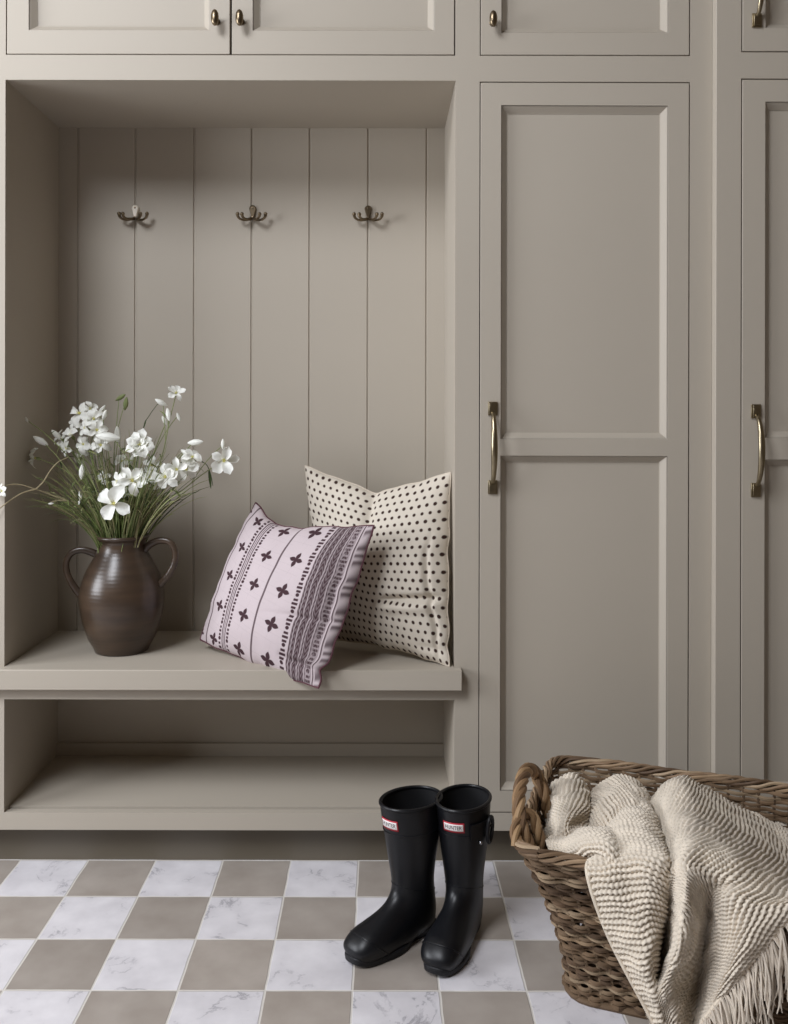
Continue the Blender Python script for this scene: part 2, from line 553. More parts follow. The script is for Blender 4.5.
# ---- overhead cabinet ------------------------------------------------------
over = empty('overhead_cabinet', ((XN0 + XN1) / 2, 2.5, ZRAIL),
             'wide two-door taupe cupboard above the bench nook', 'cabinet')
ZD0, ZD1 = Z(55.5), 2.62
XD0, XDM, XD1 = X(5), X(230), X(454.5)
mb = MB()
plate(mb, XW0, XSEAM, ZRAIL, ZTOP, [(XD0, XDM - .004, ZD0, ZD1), (XDM - .004, XD1, ZD0, ZD1)], YFR, YFR + .022)
MBo = mb.build('face_frame', M_paint, over, smooth=False)
MB().box(XD0 - .01, XD1 + .01, YFR + .055, YN, ZD0 - .01, ZTOP).build('carcass', M_paint, over, smooth=False)
zp = Z(30.5)
d1 = door(over, XD0, XDM, ZD0, ZD1, [(X(28), X(208.5), zp, 2.56)], YFR)
d2 = door(over, XDM, XD1, ZD0, ZD1, [(X(252), X(433.5), zp, 2.56)], YFR)
knob(d1, X(216.3), Z(22.5), YFR)
knob(d2, X(240.6), Z(22.5), YFR)

# ---- tall cabinet in the middle -------------------------------------------
XT0, XT1, XTE = X(479), X(689.5), X(711.5)
tall = empty('tall_cabinet', ((XT0 + XT1) / 2, 2.5, 0),
             'full-height taupe cabinet right of the bench nook with long brass pull on its left edge', 'cabinet')
ZT0, ZT1 = Z(812.8), Z(81.3)
mb = MB()
plate(mb, XSEAM, X(715.6, SR) - .0004, ZSHB, ZTOP, [(XT0, XT1, ZT0, ZT1), (XT0, XT1, ZD0, ZD1)], YFR, YFR + .022)
mb.build('face_frame', M_paint, tall, smooth=False)
MB().box(XSEAM + .015, XTE - .005, YFR + .055, YN, ZSHB, ZTOP).build('carcass', M_paint, tall, smooth=False)
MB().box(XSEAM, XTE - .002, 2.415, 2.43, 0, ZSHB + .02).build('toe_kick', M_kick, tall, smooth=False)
hx0, hx1 = X(500.8), X(667.6)
dt = door(tall, XT0, XT1, ZT0, ZT1, [(hx0, hx1, Z(438.5), Z(105)), (hx0, hx1, Z(790.4), Z(455.6))], YFR, 'long two-panel door')
pull(dt, X(492.6), Z(493.5), Z(401.5), YFR)
du = door(tall, XT0, XT1, ZD0, ZD1, [(hx0, hx1, Z(32.3), 2.56)], YFR, 'short upper door')
knob(du, X(491.6), Z(23), YFR)

# ---- right cabinet, standing 28 mm proud ----------------------------------
XQ0, XQ1 = X(740.8, SR), X(741 + 232, SR)
XRL = X(715.6, SR)
XRE = XQ1 + .07
right = empty('tall_cabinet', ((XQ0 + XQ1) / 2, 2.5, 0),
              'taupe cabinet at the right edge standing proud of its neighbour behind the wicker basket', 'cabinet')
ZR0, ZR1 = Z(812.8, SR) , Z(77.8, SR)
ZU0 = Z(51.3, SR)
mb = MB()
plate(mb, XRL, XRE, .0, ZTOP, [(XQ0, XQ1, ZR0, ZR1), (XQ0, XQ1, ZU0, ZD1)], YRT, YRT + .022)
mb.build('face_frame', M_paint, right, bevel=.0012)
mb = MB()
mb.box(XRL + .0003, XRL + .02, YRT + .022, YN, 0, ZTOP)
mb.box(XRL + .02, XRE, YRT + .055, YN, 0, ZTOP)
mb.build('carcass', M_paint, right, smooth=False)
qx0, qx1 = X(765, SR), X(741 + 208, SR)
dr = door(right, XQ0, XQ1, ZR0, ZR1, [(qx0, qx1, Z(436.8, SR), Z(101, SR)), (qx0, qx1, Z(790, SR), Z(459, SR))], YRT, 'long two-panel door')
pull(dr, X(755.5, SR), Z(496, SR), Z(403.5, SR), YRT)
dr2 = door(right, XQ0, XQ1, ZU0, ZD1, [(qx0, qx1, Z(27, SR), 2.56)], YRT, 'short upper door')
pull(dr2, X(755.5, SR), Z(27, SR), Z(27, SR) + .24, YRT)
# filler to the window wall and to the right wall
mb = MB(); mb.box(XL, XW0, YFR - .0, YFR + .022, 0, ZTOP + .02)
structure('trim_1', mb, M_paint)
mb = MB(); mb.box(XRE, XR, YRT + .004, YRT + .026, 0, ZTOP + .02)
structure('trim_2', mb, M_paint)
mb = MB(); mb.box(XW0, XRE, YFR - .004, YFR + .03, ZTOP, ZC)
structure('trim_3', mb, M_paint)


def bez(ps, n):
    out = []
    for i in range(n + 1):
        t = i / n
        q = [Vector(p) for p in ps]
        while len(q) > 1:
            q = [q[k].lerp(q[k + 1], t) for k in range(len(q) - 1)]
        out.append(q[0])
    return out


def catmull(pts, n=8):
    pts = [Vector(p) for p in pts]
    out = []
    for i in range(len(pts) - 1):
        p0 = pts[max(i - 1, 0)]; p1 = pts[i]; p2 = pts[i + 1]; p3 = pts[min(i + 2, len(pts) - 1)]
        for k in range(n):
            t = k / n
            out.append(.5 * ((2 * p1) + (-p0 + p2) * t + (2 * p0 - 5 * p1 + 4 * p2 - p3) * t * t + (-p0 + 3 * p1 - 3 * p2 + p3) * t ** 3))
    out.append(pts[-1])
    return out


# ---------------------------------------------------------------- coat hooks
def hook(px, label, ceramic=False):
    x = X(px, SN); y = YN
    zt, zb, ze = Z(209.6, SN), Z(220.0, SN), Z(217.6, SN)
    h = empty('coat_hook', (x, y, zb), label, 'coat hook', 'double coat hooks on the panelled back')
    prof = []
    n = 44
    for i in range(n):
        a = 2 * PI * i / n
        c, s_ = math.cos(a), math.sin(a)
        if s_ > -.05: prof.append((.0112 * c, zt + .0115 * s_))
        else:
            t = min(1, (-s_ - .05) / .95)
            prof.append((c * (.0112 - .0052 * t ** .7), zt - .0006 + (zb - zt) * t))
    zc = (zt + zb) / 2
    mb = MB()
    vs = [(x + a, y - .0002, b_) for a, b_ in prof] + [(x + a, y - .005, b_) for a, b_ in prof] + [(x + a * .72, y - .0095, zc + (b_ - zc) * .86) for a, b_ in prof]
    fs = [tuple(range(2 * n, 3 * n))]
    for k in range(2):
        fs += [(k * n + i, k * n + (i + 1) % n, (k + 1) * n + (i + 1) % n, (k + 1) * n + i) for i in range(n)]
    mb.add(vs, fs)
    bp = mb.build('backplate', M_ceramic if ceramic else M_darkbrass, h, angle=30)
    if ceramic: bp['label'] = 'bright pale backplate'
    for zz in (zt + .002, zb + .006):
        mb = MB(); mb.lathe([(.0001, -.0115), (.0026, -.011), (.003, -.0085)], 12, (x, y, zz), 'y')
        mb.build('screw', M_darkbrass, h)
    for sg in (-1, 1):
        for (dx, dz, dy, dn) in ((.0425, .004, -.030, -.010), (.0265, .000, -.046, -.009)):
            mb = MB()
            p0 = Vector((x + sg * .002, y - .006, zb + .003))
            p3 = Vector((x + sg * dx, y + dy, ze + dz))
            c1 = Vector((x + sg * dx * .5, y + dy * .7, zb + dn))
            c2 = Vector((x + sg * dx * 1.02, y + dy * 1.05, zb + dn + .002))
            pts = bez([p0, c1, c2, p3], 14)
            mb.tube(pts, [.0052 - .0016 * math.sin(PI * i / 14) for i in range(15)], 10)
            bm = bmesh.new(); bmesh.ops.create_uvsphere(bm, u_segments=12, v_segments=8, radius=.0060, matrix=Matrix.Translation(p3))
            mb.add([v.co[:] for v in bm.verts], [[v.index for v in f.verts] for f in bm.faces]); bm.free()
            mb.build('prong', M_darkbrass, h)
    return h


hook(135.3, 'left coat hook with a bright pale backplate above the flowers', True)
hook(252.5, 'middle of the three bronze coat hooks on the boards')
hook(367.8, 'right coat hook with dark backplate, above the dotted cushion')

# ---------------------------------------------------------------------- vase
VXc, VYc = (122.5 - VX) * 2.525 / F_PX, 2.525
vase = empty('vase', (VXc, VYc, ZSEAT), 'brown glazed clay vase with two loop handles on the bench', 'vase')
prof = [(.0001, .004), (.060, .003), (.069, 0), (.0735, .002), (.0755, .007), (.079, .015), (.0925, .038), (.1055, .0755), (.1135, .108), (.1172, .138), (.1162, .162), (.112, .184), (.1045, .207), (.094, .229), (.0825, .249), (.0725, .267), (.0655, .284), (.0640, .296),
        (.0650, .302), (.0690, .306), (.0735, .309), (.0755, .313), (.0745, .317), (.0712, .3185), (.068, .316), (.063, .305), (.061, .296), (.069, .268), (.09, .230), (.110, .180), (.112, .135), (.098, .07), (.072, .015), (.0001, .012)]
prof = [(r, z * 1.022) for r, z in prof]
mb = MB(); mb.lathe(prof, 72, (VXc, VYc, ZSEAT))
mb.build('body', M_vase, vase, angle=60)


HP = {-1: [(.066, .262), (.086, .272), (.112, .278), (.138, .270), (.152, .247), (.151, .218), (.139, .190), (.124, .167), (.110, .150)],
      1: [(.064, .276), (.080, .292), (.108, .304), (.138, .300), (.154, .276), (.153, .245), (.138, .215), (.122, .195), (.106, .180)]}
for sg in (-1, 1):
    a = Vector((sg * math.cos(.12), -math.sin(.12), 0))
    o = Vector((VXc, VYc, ZSEAT))
    path = catmull([o + a * r + Vector((0, 0, z * 1.022)) for r, z in HP[sg]], 6)
    nn = len(path)
    mb = MB(); mb.tube(path, [.0115 - .0025 * math.sin(PI * i / (nn - 1)) for i in range(nn)], 12, flat=.8)
    mb.build('handle', M_vase, vase)

# ------------------------------------------------------------------- flowers
def petal(mb, c, d, nrm, L, W, curl=.3, cup=.15):
    """obovate petal from c along d"""
    d = Vector(d).normalized(); nrm = Vector(nrm); nrm = (nrm - d * nrm.dot(d)).normalized()
    s_ = d.cross(nrm)
    n, m = 7, 5
    vs = []; fs = []
    for i in range(n + 1):
        t = i / n
        w = W * (.16 + .84 * math.sin(PI * min(1, t * .62 + .04 if t < .8 else .536 + (t - .8) * 1.9)) ** 1.1) * (1 if t < .93 else .8)
        for j in range(m + 1):
            q = 2 * j / m - 1
            p = Vector(c) + d * (L * (t - (.06 * q * q * t))) + s_ * (w * q * .5) + nrm * (L * curl * (math.sin(t * 2.2) - t * t * 1.2) + cup * W * q * q + .04 * L * math.sin(9 * t + 3 * q))
            vs.append(p)
    for i in range(n):
        for j in range(m):
            a = i * (m + 1) + j
            fs.append((a, a + 1, a + m + 2, a + m + 1))
    mb.add(vs, fs)


def blossom(parent, c, nrm, R, k=5, openness=.25, rot=0, double=False):
    c = Vector(c); nrm = Vector(nrm).normalized()
    t1 = nrm.orthogonal().normalized(); t2 = nrm.cross(t1)
    mb = MB()
    for lay in range(2 if double else 1):
        kk = k + (3 if double else 0)
        for i in range(kk):
            a = 2 * PI * i / kk + rot + lay * .35 + random.uniform(-.12, .12)
            rr = R * random.uniform(.88, 1.08) * (1 - .3 * lay)
            d = (t1 * math.cos(a) + t2 * math.sin(a)) + nrm * (openness + .5 * lay + random.uniform(-.35, .35))
            petal(mb, c, d, nrm, rr, rr * random.uniform(.5, .82), random.uniform(.0, .5), random.uniform(.05, .3))
    b = mb.build('blossom', M_petal, parent, angle=80)
    mb = MB()
    bm = bmesh.new(); bmesh.ops.create_icosphere(bm, subdivisions=1, radius=R * .13, matrix=Matrix.Translation(c + nrm * R * .08))
    mb.add([v.co[:] for v in bm.verts], [[v.index for v in f.verts] for f in bm.faces]); bm.free()
    for i in range(5):
        a = 2 * PI * i / 5
        mb.tube([c, c + nrm * R * .3 + (t1 * math.cos(a) + t2 * math.sin(a)) * R * .12], R * .02, 4)
    mb.build('centre', M_bud, b)
    mb = MB(); mb.tube([c - nrm * R * .45, c - nrm * R * .25, c - nrm * R * .02], [R * .05, R * .16, R * .13], 8)
    mb.build('calyx', M_calyx, b)
    return b


def closed_bud(parent, c, d, L, white=True):
    c = Vector(c); d = Vector(d).normalized()
    mb = MB()
    mb.tube([c + d * L * t for t in (0, .2, .45, .7, .9, 1)], [L * q for q in (.05, .14, .2, .17, .09, .02)], 8)
    o = mb.build('bud', M_petal if white else M_calyx, parent)
    return o


def leaf(parent, c, d, L, W, droop=.4, mat=None):
    c = Vector(c); d = Vector(d).normalized()
    sd = d.cross(Vector((0, -.4, 1))).normalized()
    mb = MB(); vs = []; fs = []
    n = 8
    for i in range(n + 1):
        t = i / n
        p = c + d * L * t + Vector((0, 0, -droop * L * t * t))
        w = W * math.sin(PI * (t * .93 + .05)) ** .8
        vs += [p - sd * w, p + Vector((0, -.2, .15)) * w * .4 * -1, p + sd * w]
    for i in range(n):
        for j in range(2):
            a = i * 3 + j
            fs.append((a, a + 1, a + 4, a + 3))
    mb.add(vs, fs)
    return mb.build('leaf', mat or M_leaf, parent)


MOUTH = Vector((VXc, VYc, ZSEAT + .325))


def stem_path(tip, bend=.25, seed=0):
    r = random.Random(seed)
    dx = tip[0] - MOUTH.x
    base = MOUTH + Vector((max(-.055, min(.055, dx * .28)) + r.uniform(-.012, .012), r.uniform(-.045, .04), -.20))
    neck = MOUTH + Vector((max(-.058, min(.058, dx * .4)), r.uniform(-.045, .045), 0.0))
    L = (Vector(tip) - neck).length
    mid = neck.lerp(Vector(tip), .5) + Vector((-dx * bend * .5, 0, L * bend * .55)) + Vector((r.uniform(-.02, .02), r.uniform(-.02, .02), 0))
    q1 = neck.lerp(mid, .5) + Vector((-dx * .05, 0, L * .04))
    return catmull([base, neck, q1, mid, mid.lerp(Vector(tip), .55) + Vector((0, 0, L * bend * .12)), Vector(tip)], 5)


# (label, [(kind, px, py, radius px, normal, extra)], Y)
FL = [
 ('white flower with broad rounded petals at the top left of the bouquet', [('b', 80, 414, 12, (-.3, -1, .3), 4), ('b', 94, 420, 10, (.2, -1, .4), 5)], 2.52),
 ('white flower cluster just below the top left flower', [('b', 97, 431, 11, (.3, -1, .2), 5), ('b', 86, 429, 9, (-.5, -1, .5), 5), ('u', 104, 417, 8, (.4, -.4, .8), 0)], 2.50),
 ('white flower facing up on the left shoulder of the bouquet', [('b', 72, 437, 10, (-.5, -.7, .8), 5), ('u', 58, 437, 9, (-.6, -.3, .7), 0)], 2.54),
 ('white flower low in the left cluster, partly behind leaves', [('b', 84, 445, 9, (-.2, -1, .1), 5), ('b', 68, 449, 8, (-.7, -.8, 0), 5)], 2.53),
 ('half-open white bud leaning out to the left', [('u', 43, 443, 11, (-.7, -.3, .5), 0)], 2.50),
 ('thin white flower seen from the side at the far left of the bouquet', [('b', 36, 459, 10, (-1, -.3, .2), 5)], 2.52),
 ('white flower in the middle of the left cluster', [('b', 101, 446, 10, (.1, -1, .3), 5)], 2.50),
 ('small cup-shaped white bud above the centre', [('u', 118, 438, 12, (0, -.3, .9), 0)], 2.55),
 ('full white double flower at the centre of the bouquet', [('d', 140, 445, 14, (.1, -1, .25), 5), ('u', 112, 438, 16, (-1, -.1, .12), 0)], 2.47),
 ('large white flower below the double flower, facing front', [('b', 133, 481, 15, (0, -1, .15), 5), ('b', 119, 482, 10, (-.6, -.8, .2), 4)], 2.44),
 ('lowest white four-petalled flower just above the vase rim', [('b', 115, 504, 18, (-.05, -1, .25), 4)], 2.42),
 ('white flower at the left of the right-hand cluster', [('b', 166, 477, 13, (-.2, -1, 0), 5), ('b', 177, 470, 12, (.1, -1, .1), 5)], 2.46),
 ('white flower at the right of the right-hand cluster', [('b', 186, 469, 13, (.3, -1, -.1), 5), ('b', 192, 458, 10, (.5, -.8, .5), 5)], 2.48),
 ('white star-shaped flower standing out at the far right of the bouquet', [('b', 224, 461, 14, (.25, -1, .1), 5), ('u', 223, 446, 7, (.0, 0, 1), 0)], 2.50),
 ('drooping white bell flowers at the top right of the bouquet', [('b', 176, 394, 9, (.3, -.8, .7), 5), ('u', 163, 404, 9, (-.5, -.2, .3), 0), ('u', 168, 413, 9, (.2, -.2, -.9), 0)], 2.52),
 ('small flower below the drooping bells', [('u', 166, 423, 8, (-.3, -.3, .6), 0), ('u', 178, 416, 6, (.3, -.1, -.8), 0)], 2.55),
 ('flat white bud on the right shoulder of the bouquet', [('u', 193, 443, 11, (1, -.2, .1), 0), ('u', 184, 452, 8, (.6, -.3, -.3), 0)], 2.50),
 ('hanging narrow white bud left of the lowest flower', [('u', 82, 470, 10, (0, -.2, -1), 0), ('b', 82, 499, 7, (-.8, -.6, .1), 4)], 2.46),
 ('pair of dark slender buds above the centre of the bouquet', [('g', 119, 399, 8, (.8, -.1, .5), 0), ('g', 126, 402, 9, (-.1, -.1, -1), 0)], 2.60),
 ('tiny bud on a fine stalk high against the left side panel', [('u', 27, 421, 5, (-.5, 0, .8), 0)], 2.50),
 ('white flower in the middle of the bouquet behind the double flower', [('b', 152, 466, 9, (.2, -1, .4), 5)], 2.58),
  ('white flower at the very top of the left cluster, half hidden', [('b', 90, 410, 8, (.5, -.8, .6), 5), ('u', 101, 412, 8, (.6, -.2, .8), 0)], 2.56),
 ('white flower on the upper left edge of the bouquet, turned away', [('b', 62, 440, 9, (-.8, -.6, .5), 5), ('b', 76, 424, 8, (-.4, -.9, .7), 5)], 2.57),
 ('greenish white flower deep in the left of the bouquet', [('b', 93, 452, 8, (.0, -1, .2), 5), ('b', 80, 459, 7, (-.4, -.9, .1), 4)], 2.56),
 ('small white flower deep in the centre of the bouquet', [('b', 122, 462, 8, (.1, -.9, .5), 5), ('u', 131, 462, 8, (.4, -.3, .8), 0)], 2.55),
 ('pale flower peeping out between the stems above the lowest flower', [('b', 104, 478, 7, (-.2, -1, .3), 4), ('u', 110, 492, 8, (-.3, -.4, -.6), 0)], 2.50),
 ('narrow white flower at the lower right of the bouquet', [('b', 158, 484, 7, (.3, -.9, -.3), 4), ('b', 150, 478, 8, (0, -1, .3), 5)], 2.50),
 ('small white flower behind the lowest flower', [('b', 128, 492, 8, (.3, -1, .5), 5)], 2.52),
]
for k, (lab, bl, Y) in enumerate(FL):
    tips = [P(b[1], b[2], Y) for b in bl]
    root = empty('flower_stem', tuple(MOUTH + Vector((0, 0, -.2))), lab, 'flower', 'white flowers in the clay vase')
    mb = MB()
    s0 = bl[0]
    nr = Vector(s0[4]).normalized()
    tip = tips[0] - nr * (s0[3] * Y / F_PX * (.4 if s0[0] in 'bd' else .0))
    path = stem_path(tip, .12 if s0[1] > 60 else .2, k)
    nn = len(path)
    mb.tube(path, [.0021 - .0010 * i / nn for i in range(nn)], 6)
    br = path[int(nn * .62)]
    for j in range(1, len(bl)):
        q = tips[j]
        st = path[int(nn * (.6 + .08 * j))]
        n2 = Vector(bl[j][4]).normalized()
        e = q - n2 * (bl[j][3] * Y / F_PX * (.4 if bl[j][0] in 'bd' else 0))
        mb.tube(bez([st, st.lerp(e, .5) + Vector((0, 0, .02)), e], 8), .0011, 5)
    mb.build('stem', M_stem, root)
    for j, b in enumerate(bl):
        R = b[3] * Y / F_PX
        if b[0] in 'bd':
            blossom(root, tips[j], b[4], R * 1.12, b[5], .2, random.uniform(0, 6), b[0] == 'd')
        else:
            closed_bud(root, tips[j] - Vector(b[4]).normalized() * R * .5, b[4], R * 1.5, b[0] == 'u')
    for q in (.5, .66, .8):
        if random.random() < .75:
            pp = path[int(nn * q)]
            leaf(root, pp, (random.uniform(-1, 1), random.uniform(-.6, .3), random.uniform(.2, 1.1)), random.uniform(.03, .055), .0028, .3, M_stem if random.random() < .5 else M_leaf)

# long arching twigs to the left and stray stalks
def twig(lab, lines, mat, r=.0018, leaves=()):
    root = empty('flower_stem', tuple(MOUTH + Vector((0, 0, -.15))), lab, 'flower stalk')
    mb = MB()
    for l in lines:
        pts = catmull([P(*p) for p in l], 7)
        nn = len(pts)
        mb.tube(pts, [r * (1 - .45 * i / nn) for i in range(nn)], 6)
    mb.build('stem', mat, root)
    for (p, d, L, W) in leaves:
        leaf(root, P(*p), d, L, W, .2, M_leaf)
    return root


t = twig('long pale arching twig reaching out past the left edge above the bench',
     [[(112, 590, 2.56), (106, 535, 2.53), (90, 514, 2.48), (68, 502, 2.44), (50, 495, 2.42), (36, 490, 2.40), (18, 485, 2.38), (2, 487, 2.36)],
      [(36, 490, 2.40), (22, 494, 2.38), (8, 503, 2.36), (-6, 514, 2.34)],
      [(36, 490, 2.40), (44, 482, 2.41), (50, 472, 2.42), (58, 463, 2.43), (68, 458, 2.45)],
      [(76, 503, 2.45), (62, 501, 2.43), (50, 503, 2.42)]], M_twig, .0022)
blossom(t, P(3, 492, 2.35), (-.4, -1, .2), .022, 5, .3, .4)
closed_bud(t, P(54, 504, 2.42), (-1, -.2, -.1), .015)
twig('dark arching stalk with drooping leaf at the right of the bouquet',
     [[(130, 590, 2.56), (134, 535, 2.55), (150, 500, 2.53), (170, 470, 2.52), (190, 461, 2.52), (204, 463, 2.52), (210, 472, 2.52), (213, 486, 2.52)]], M_leaf, .0018,
     [((209, 470, 2.52), (.15, -.1, -1), .045, .004), ((206, 464, 2.52), (-.5, -.1, .3), .03, .003)])
twig('straight thin stalk with pale tip pointing right over the vase handle',
     [[(132, 590, 2.56), (136, 536, 2.54), (150, 510, 2.5), (168, 497, 2.48), (192, 494.5, 2.47)]], M_stem, .0017)
twig('dark straight stalk rising behind the centre of the bouquet',
     [[(122, 590, 2.58), (126, 535, 2.6), (134, 480, 2.62), (143, 430, 2.62), (150, 415, 2.62), (158, 404, 2.62)]], M_leaf, .0016,
     [((144, 428, 2.62), (.2, 0, 1), .03, .003)])
twig('short grass blade bent down over the front of the vase rim',
     [[(124, 590, 2.52), (125, 545, 2.5), (125.5, 535, 2.48), (124, 541, 2.465), (121, 556, 2.46)]], M_stem, .0013)

# fine filler greenery, nobody could count it
mb = MB()
greens = [srgb(78, 90, 48)[:3], srgb(104, 116, 66)[:3], srgb(60, 70, 38)[:3], srgb(136, 142, 98)[:3], srgb(92, 86, 60)[:3], srgb(122, 118, 84)[:3]]
rr = random.Random(3)
for i in range(430):
    a = rr.gauss(-.12, .56)
    a = max(-1.15, min(.95, a))
    L = rr.uniform(.08, .29) * (1 - .12 * abs(a))
    yy = rr.uniform(-.6, .5)
    nb_ = MOUTH + Vector((max(-.055, min(.055, math.sin(a) * .06 + rr.uniform(-.02, .02))), yy * .08, -.03))
    d = Vector((math.sin(a), yy * .7, math.cos(a))).normalized()
    tip = nb_ + Vector((0, 0, .035)) + d * L + Vector((rr.uniform(-.02, .02), 0, rr.uniform(-.02, .02)))
    tip.y = min(tip.y, YN - .02)
    m1 = nb_ + Vector((d.x * .02, d.y * .02, .045)); mid = m1.lerp(tip, .5) + Vector((rr.uniform(-.02, .02), rr.uniform(-.01, .01), .015 + .03 * abs(a)))
    w0 = rr.uniform(.0008, .0018)
    path = bez([nb_, m1, mid, tip], 9)
    mb.tube(path, [w0, w0, w0, w0, w0, w0 * .9, w0 * .8, w0 * .6, w0 * .5, w0 * .2], 4, col=shade(rr.choice(greens), 1.35))
    for _ in range(rr.choice((0, 1, 1, 2))):
        q = path[rr.randint(4, 8)]
        e = q + Vector((rr.uniform(-1, 1), rr.uniform(-.4, .4), rr.uniform(-.1, .9))) * rr.uniform(.015, .04)
        e.y = min(e.y, YN - .02)
        mb.tube([q, q.lerp(e, .35) + Vector((0, 0, .003)), q.lerp(e, .7) + Vector((0, 0, .003)), e], [.0005, .0017, .0014, .0002], 4, col=shade(rr.choice(greens), 1.35), flat=.45)
o = mb.build('fine_foliage', M_foliage)
tag(o, 'tangle of fine green stems and blades filling the mouth of the brown vase', 'foliage', kind='stuff')


# -------------------------------------------------------------------- pillows
def pillow(name, label, cat, TL, TR, BR, BL, thick, pattern, N=300, sag=(0, 0, 0, 0), sagdir=None, notch=None, mods=None, piping=None, back_scale=.8, top=None, ear=0, pipe=.0032):
    TL, TR, BR, BL = [np.array(v, float) for v in (TL, TR, BR, BL)]
    u = np.linspace(0, 1, N); v = np.linspace(0, 1, N)
    V_, U_ = np.meshgrid(v, u, indexing='ij')      # V_ rows top->bottom
    P0 = (TL[None, None] * ((1 - U_) * (1 - V_))[..., None] + TR[None, None] * (U_ * (1 - V_))[..., None] + BR[None, None] * (U_ * V_)[..., None] + BL[None, None] * ((1 - U_) * V_)[..., None])
    ex = (TR - TL + BR - BL) / 2; ez = (TL - BL + TR - BR) / 2
    nf = np.cross(ex, ez); nf /= np.linalg.norm(nf)       # points to the camera (−Y)
    if nf[1] > 0: nf = -nf
    exn = ex / np.linalg.norm(ex); ezn = ez / np.linalg.norm(ez)
    s_top, s_right, s_bot, s_left = sag
    hu = (4 * U_ * (1 - U_)) ** .9; hv = (4 * V_ * (1 - V_)) ** .9
    # edges pulled inwards (cushion shape), fading towards the middle
    P0 = P0 - ezn * (s_top * hu * (1 - V_) ** 2)[..., None] + ezn * (s_bot * hu * V_ ** 2)[..., None]
    P0 = P0 - exn * (s_right * hv * U_ ** 2)[..., None] + exn * (s_left * hv * (1 - U_) ** 2)[..., None]
    er = .0022
    P0 = P0 + exn * (er * (np.sin(V_ * 23 + 1) + .6 * np.sin(V_ * 41)) * (U_ ** 6 + (1 - U_) ** 6) * hv)[..., None]
    P0 = P0 + ezn * (er * (np.sin(U_ * 19 + 2) + .6 * np.sin(U_ * 37)) * (V_ ** 6 + (1 - V_) ** 6) * hu)[..., None]
    if ear:
        # the lower right corner folds back on itself a little
        P0 = P0 + exn * (ear * np.exp(-((V_ - .90) / .035) ** 2) * U_ ** 5 * -1)[..., None]
    if top is not None:
        off = np.interp(U_, [q[0] for q in top], [q[1] for q in top])
        P0 = P0 - ezn * (off * (1 - V_) ** 1.8)[..., None]
    if notch:
        nu, depth, wid, run = notch
        g = np.clip(1 - np.abs(U_ - nu) / wid, 0, 1) ** 1.15
        P0 = P0 - ezn * (depth * g * (1 - V_) ** 1.6)[..., None]
    t = (np.clip(4 * U_ * (1 - U_), 0, 1) ** .52) * (np.clip(4 * V_ * (1 - V_), 0, 1) ** .52)
    H = thick * t
    if notch:
        crease = np.exp(-((U_ - nu) / .035) ** 2) * np.clip(1 - V_ / run, 0, 1) ** 1.2
        H = H * (1 - .38 * crease)
        H = H + thick * .12 * np.exp(-((np.abs(U_ - nu) - .16) / .1) ** 2) * np.clip(1 - V_ / .5, 0, 1) * t
    if mods is not None:
        H = H + mods(U_, V_) * np.clip(t * 2.2, 0, 1)
    # seam wrinkles
    em = np.exp(-np.minimum(np.minimum(U_, 1 - U_), np.minimum(V_, 1 - V_)) / .05)
    wr = np.sin(U_ * 61 + 3 * np.sin(V_ * 9)) * np.exp(-np.minimum(V_, 1 - V_) / .06) + np.sin(V_ * 53 + 2 * np.sin(U_ * 11)) * np.exp(-np.minimum(U_, 1 - U_) / .06)
    H = H + .0018 * wr * np.clip(t * 3, 0, 1)
    wn_ = np.zeros_like(H)
    for (fu, fv, ph_, am) in ((5, 9, .3, .0022), (11, 6, 1.9, .0016), (17, 13, 4.1, .0010), (8, 21, 2.2, .0009)):
        wn_ += am * np.sin(fu * U_ + 1.7 * np.sin(fv * V_ * .6 + ph_) + ph_) * np.sin(fv * V_ + 1.3 * np.sin(fu * U_ * .7) + 2 * ph_)
    H = H + wn_ * np.clip(t * 2, 0, 1)
    Pf = P0 + nf * H[..., None]
    Pb = P0 - nf * (H * back_scale)[..., None]
    root = empty(name, tuple(BR * .5 + BL * .5), label, cat)
    V1 = Pf.reshape(-1, 3)
    col = pattern(U_, V_).reshape(-1, 3)
    # back, coarse
    st = max(1, (N - 1) // 60)
    idx = np.arange(0, N, st)
    if idx[-1] != N - 1: idx = np.append(idx, N - 1)
    V2 = Pb[np.ix_(idx, idx)]
    f1 = grid_faces(N, N)
    if np.dot(np.cross(V1[1] - V1[0], V1[N] - V1[0]), nf) < 0:
        pass
    f2 = grid_faces(len(idx), len(idx), len(V1))[:, ::-1]
    Vall = np.concatenate([V1, V2.reshape(-1, 3)])
    base = pattern(np.full((1, 1), -5.), np.full((1, 1), -5.)).reshape(3)
    colall = np.concatenate([col, np.tile(base, (V2.shape[0] * V2.shape[1], 1))])
    o = npmesh('cover', Vall, np.concatenate([f1[:, ::-1], f2[:, ::-1]]), M_fabric, root, colall)
    # piping round the seam
    ring = np.concatenate([P0[0, ::6], P0[::6, -1], P0[-1, ::-6], P0[::-6, 0]])
    pts = [Vector(p) for p in ring]
    clean = [pts[0]]
    for p in pts[1:]:
        if (p - clean[-1]).length > .003: clean.append(p)
    if (clean[-1] - clean[0]).length < .003: clean.pop()
    mb = MB(); mb.tube(clean, pipe, 7, col=piping, closed=True)
    mb.build('piping', M_fabric, root)
    return root


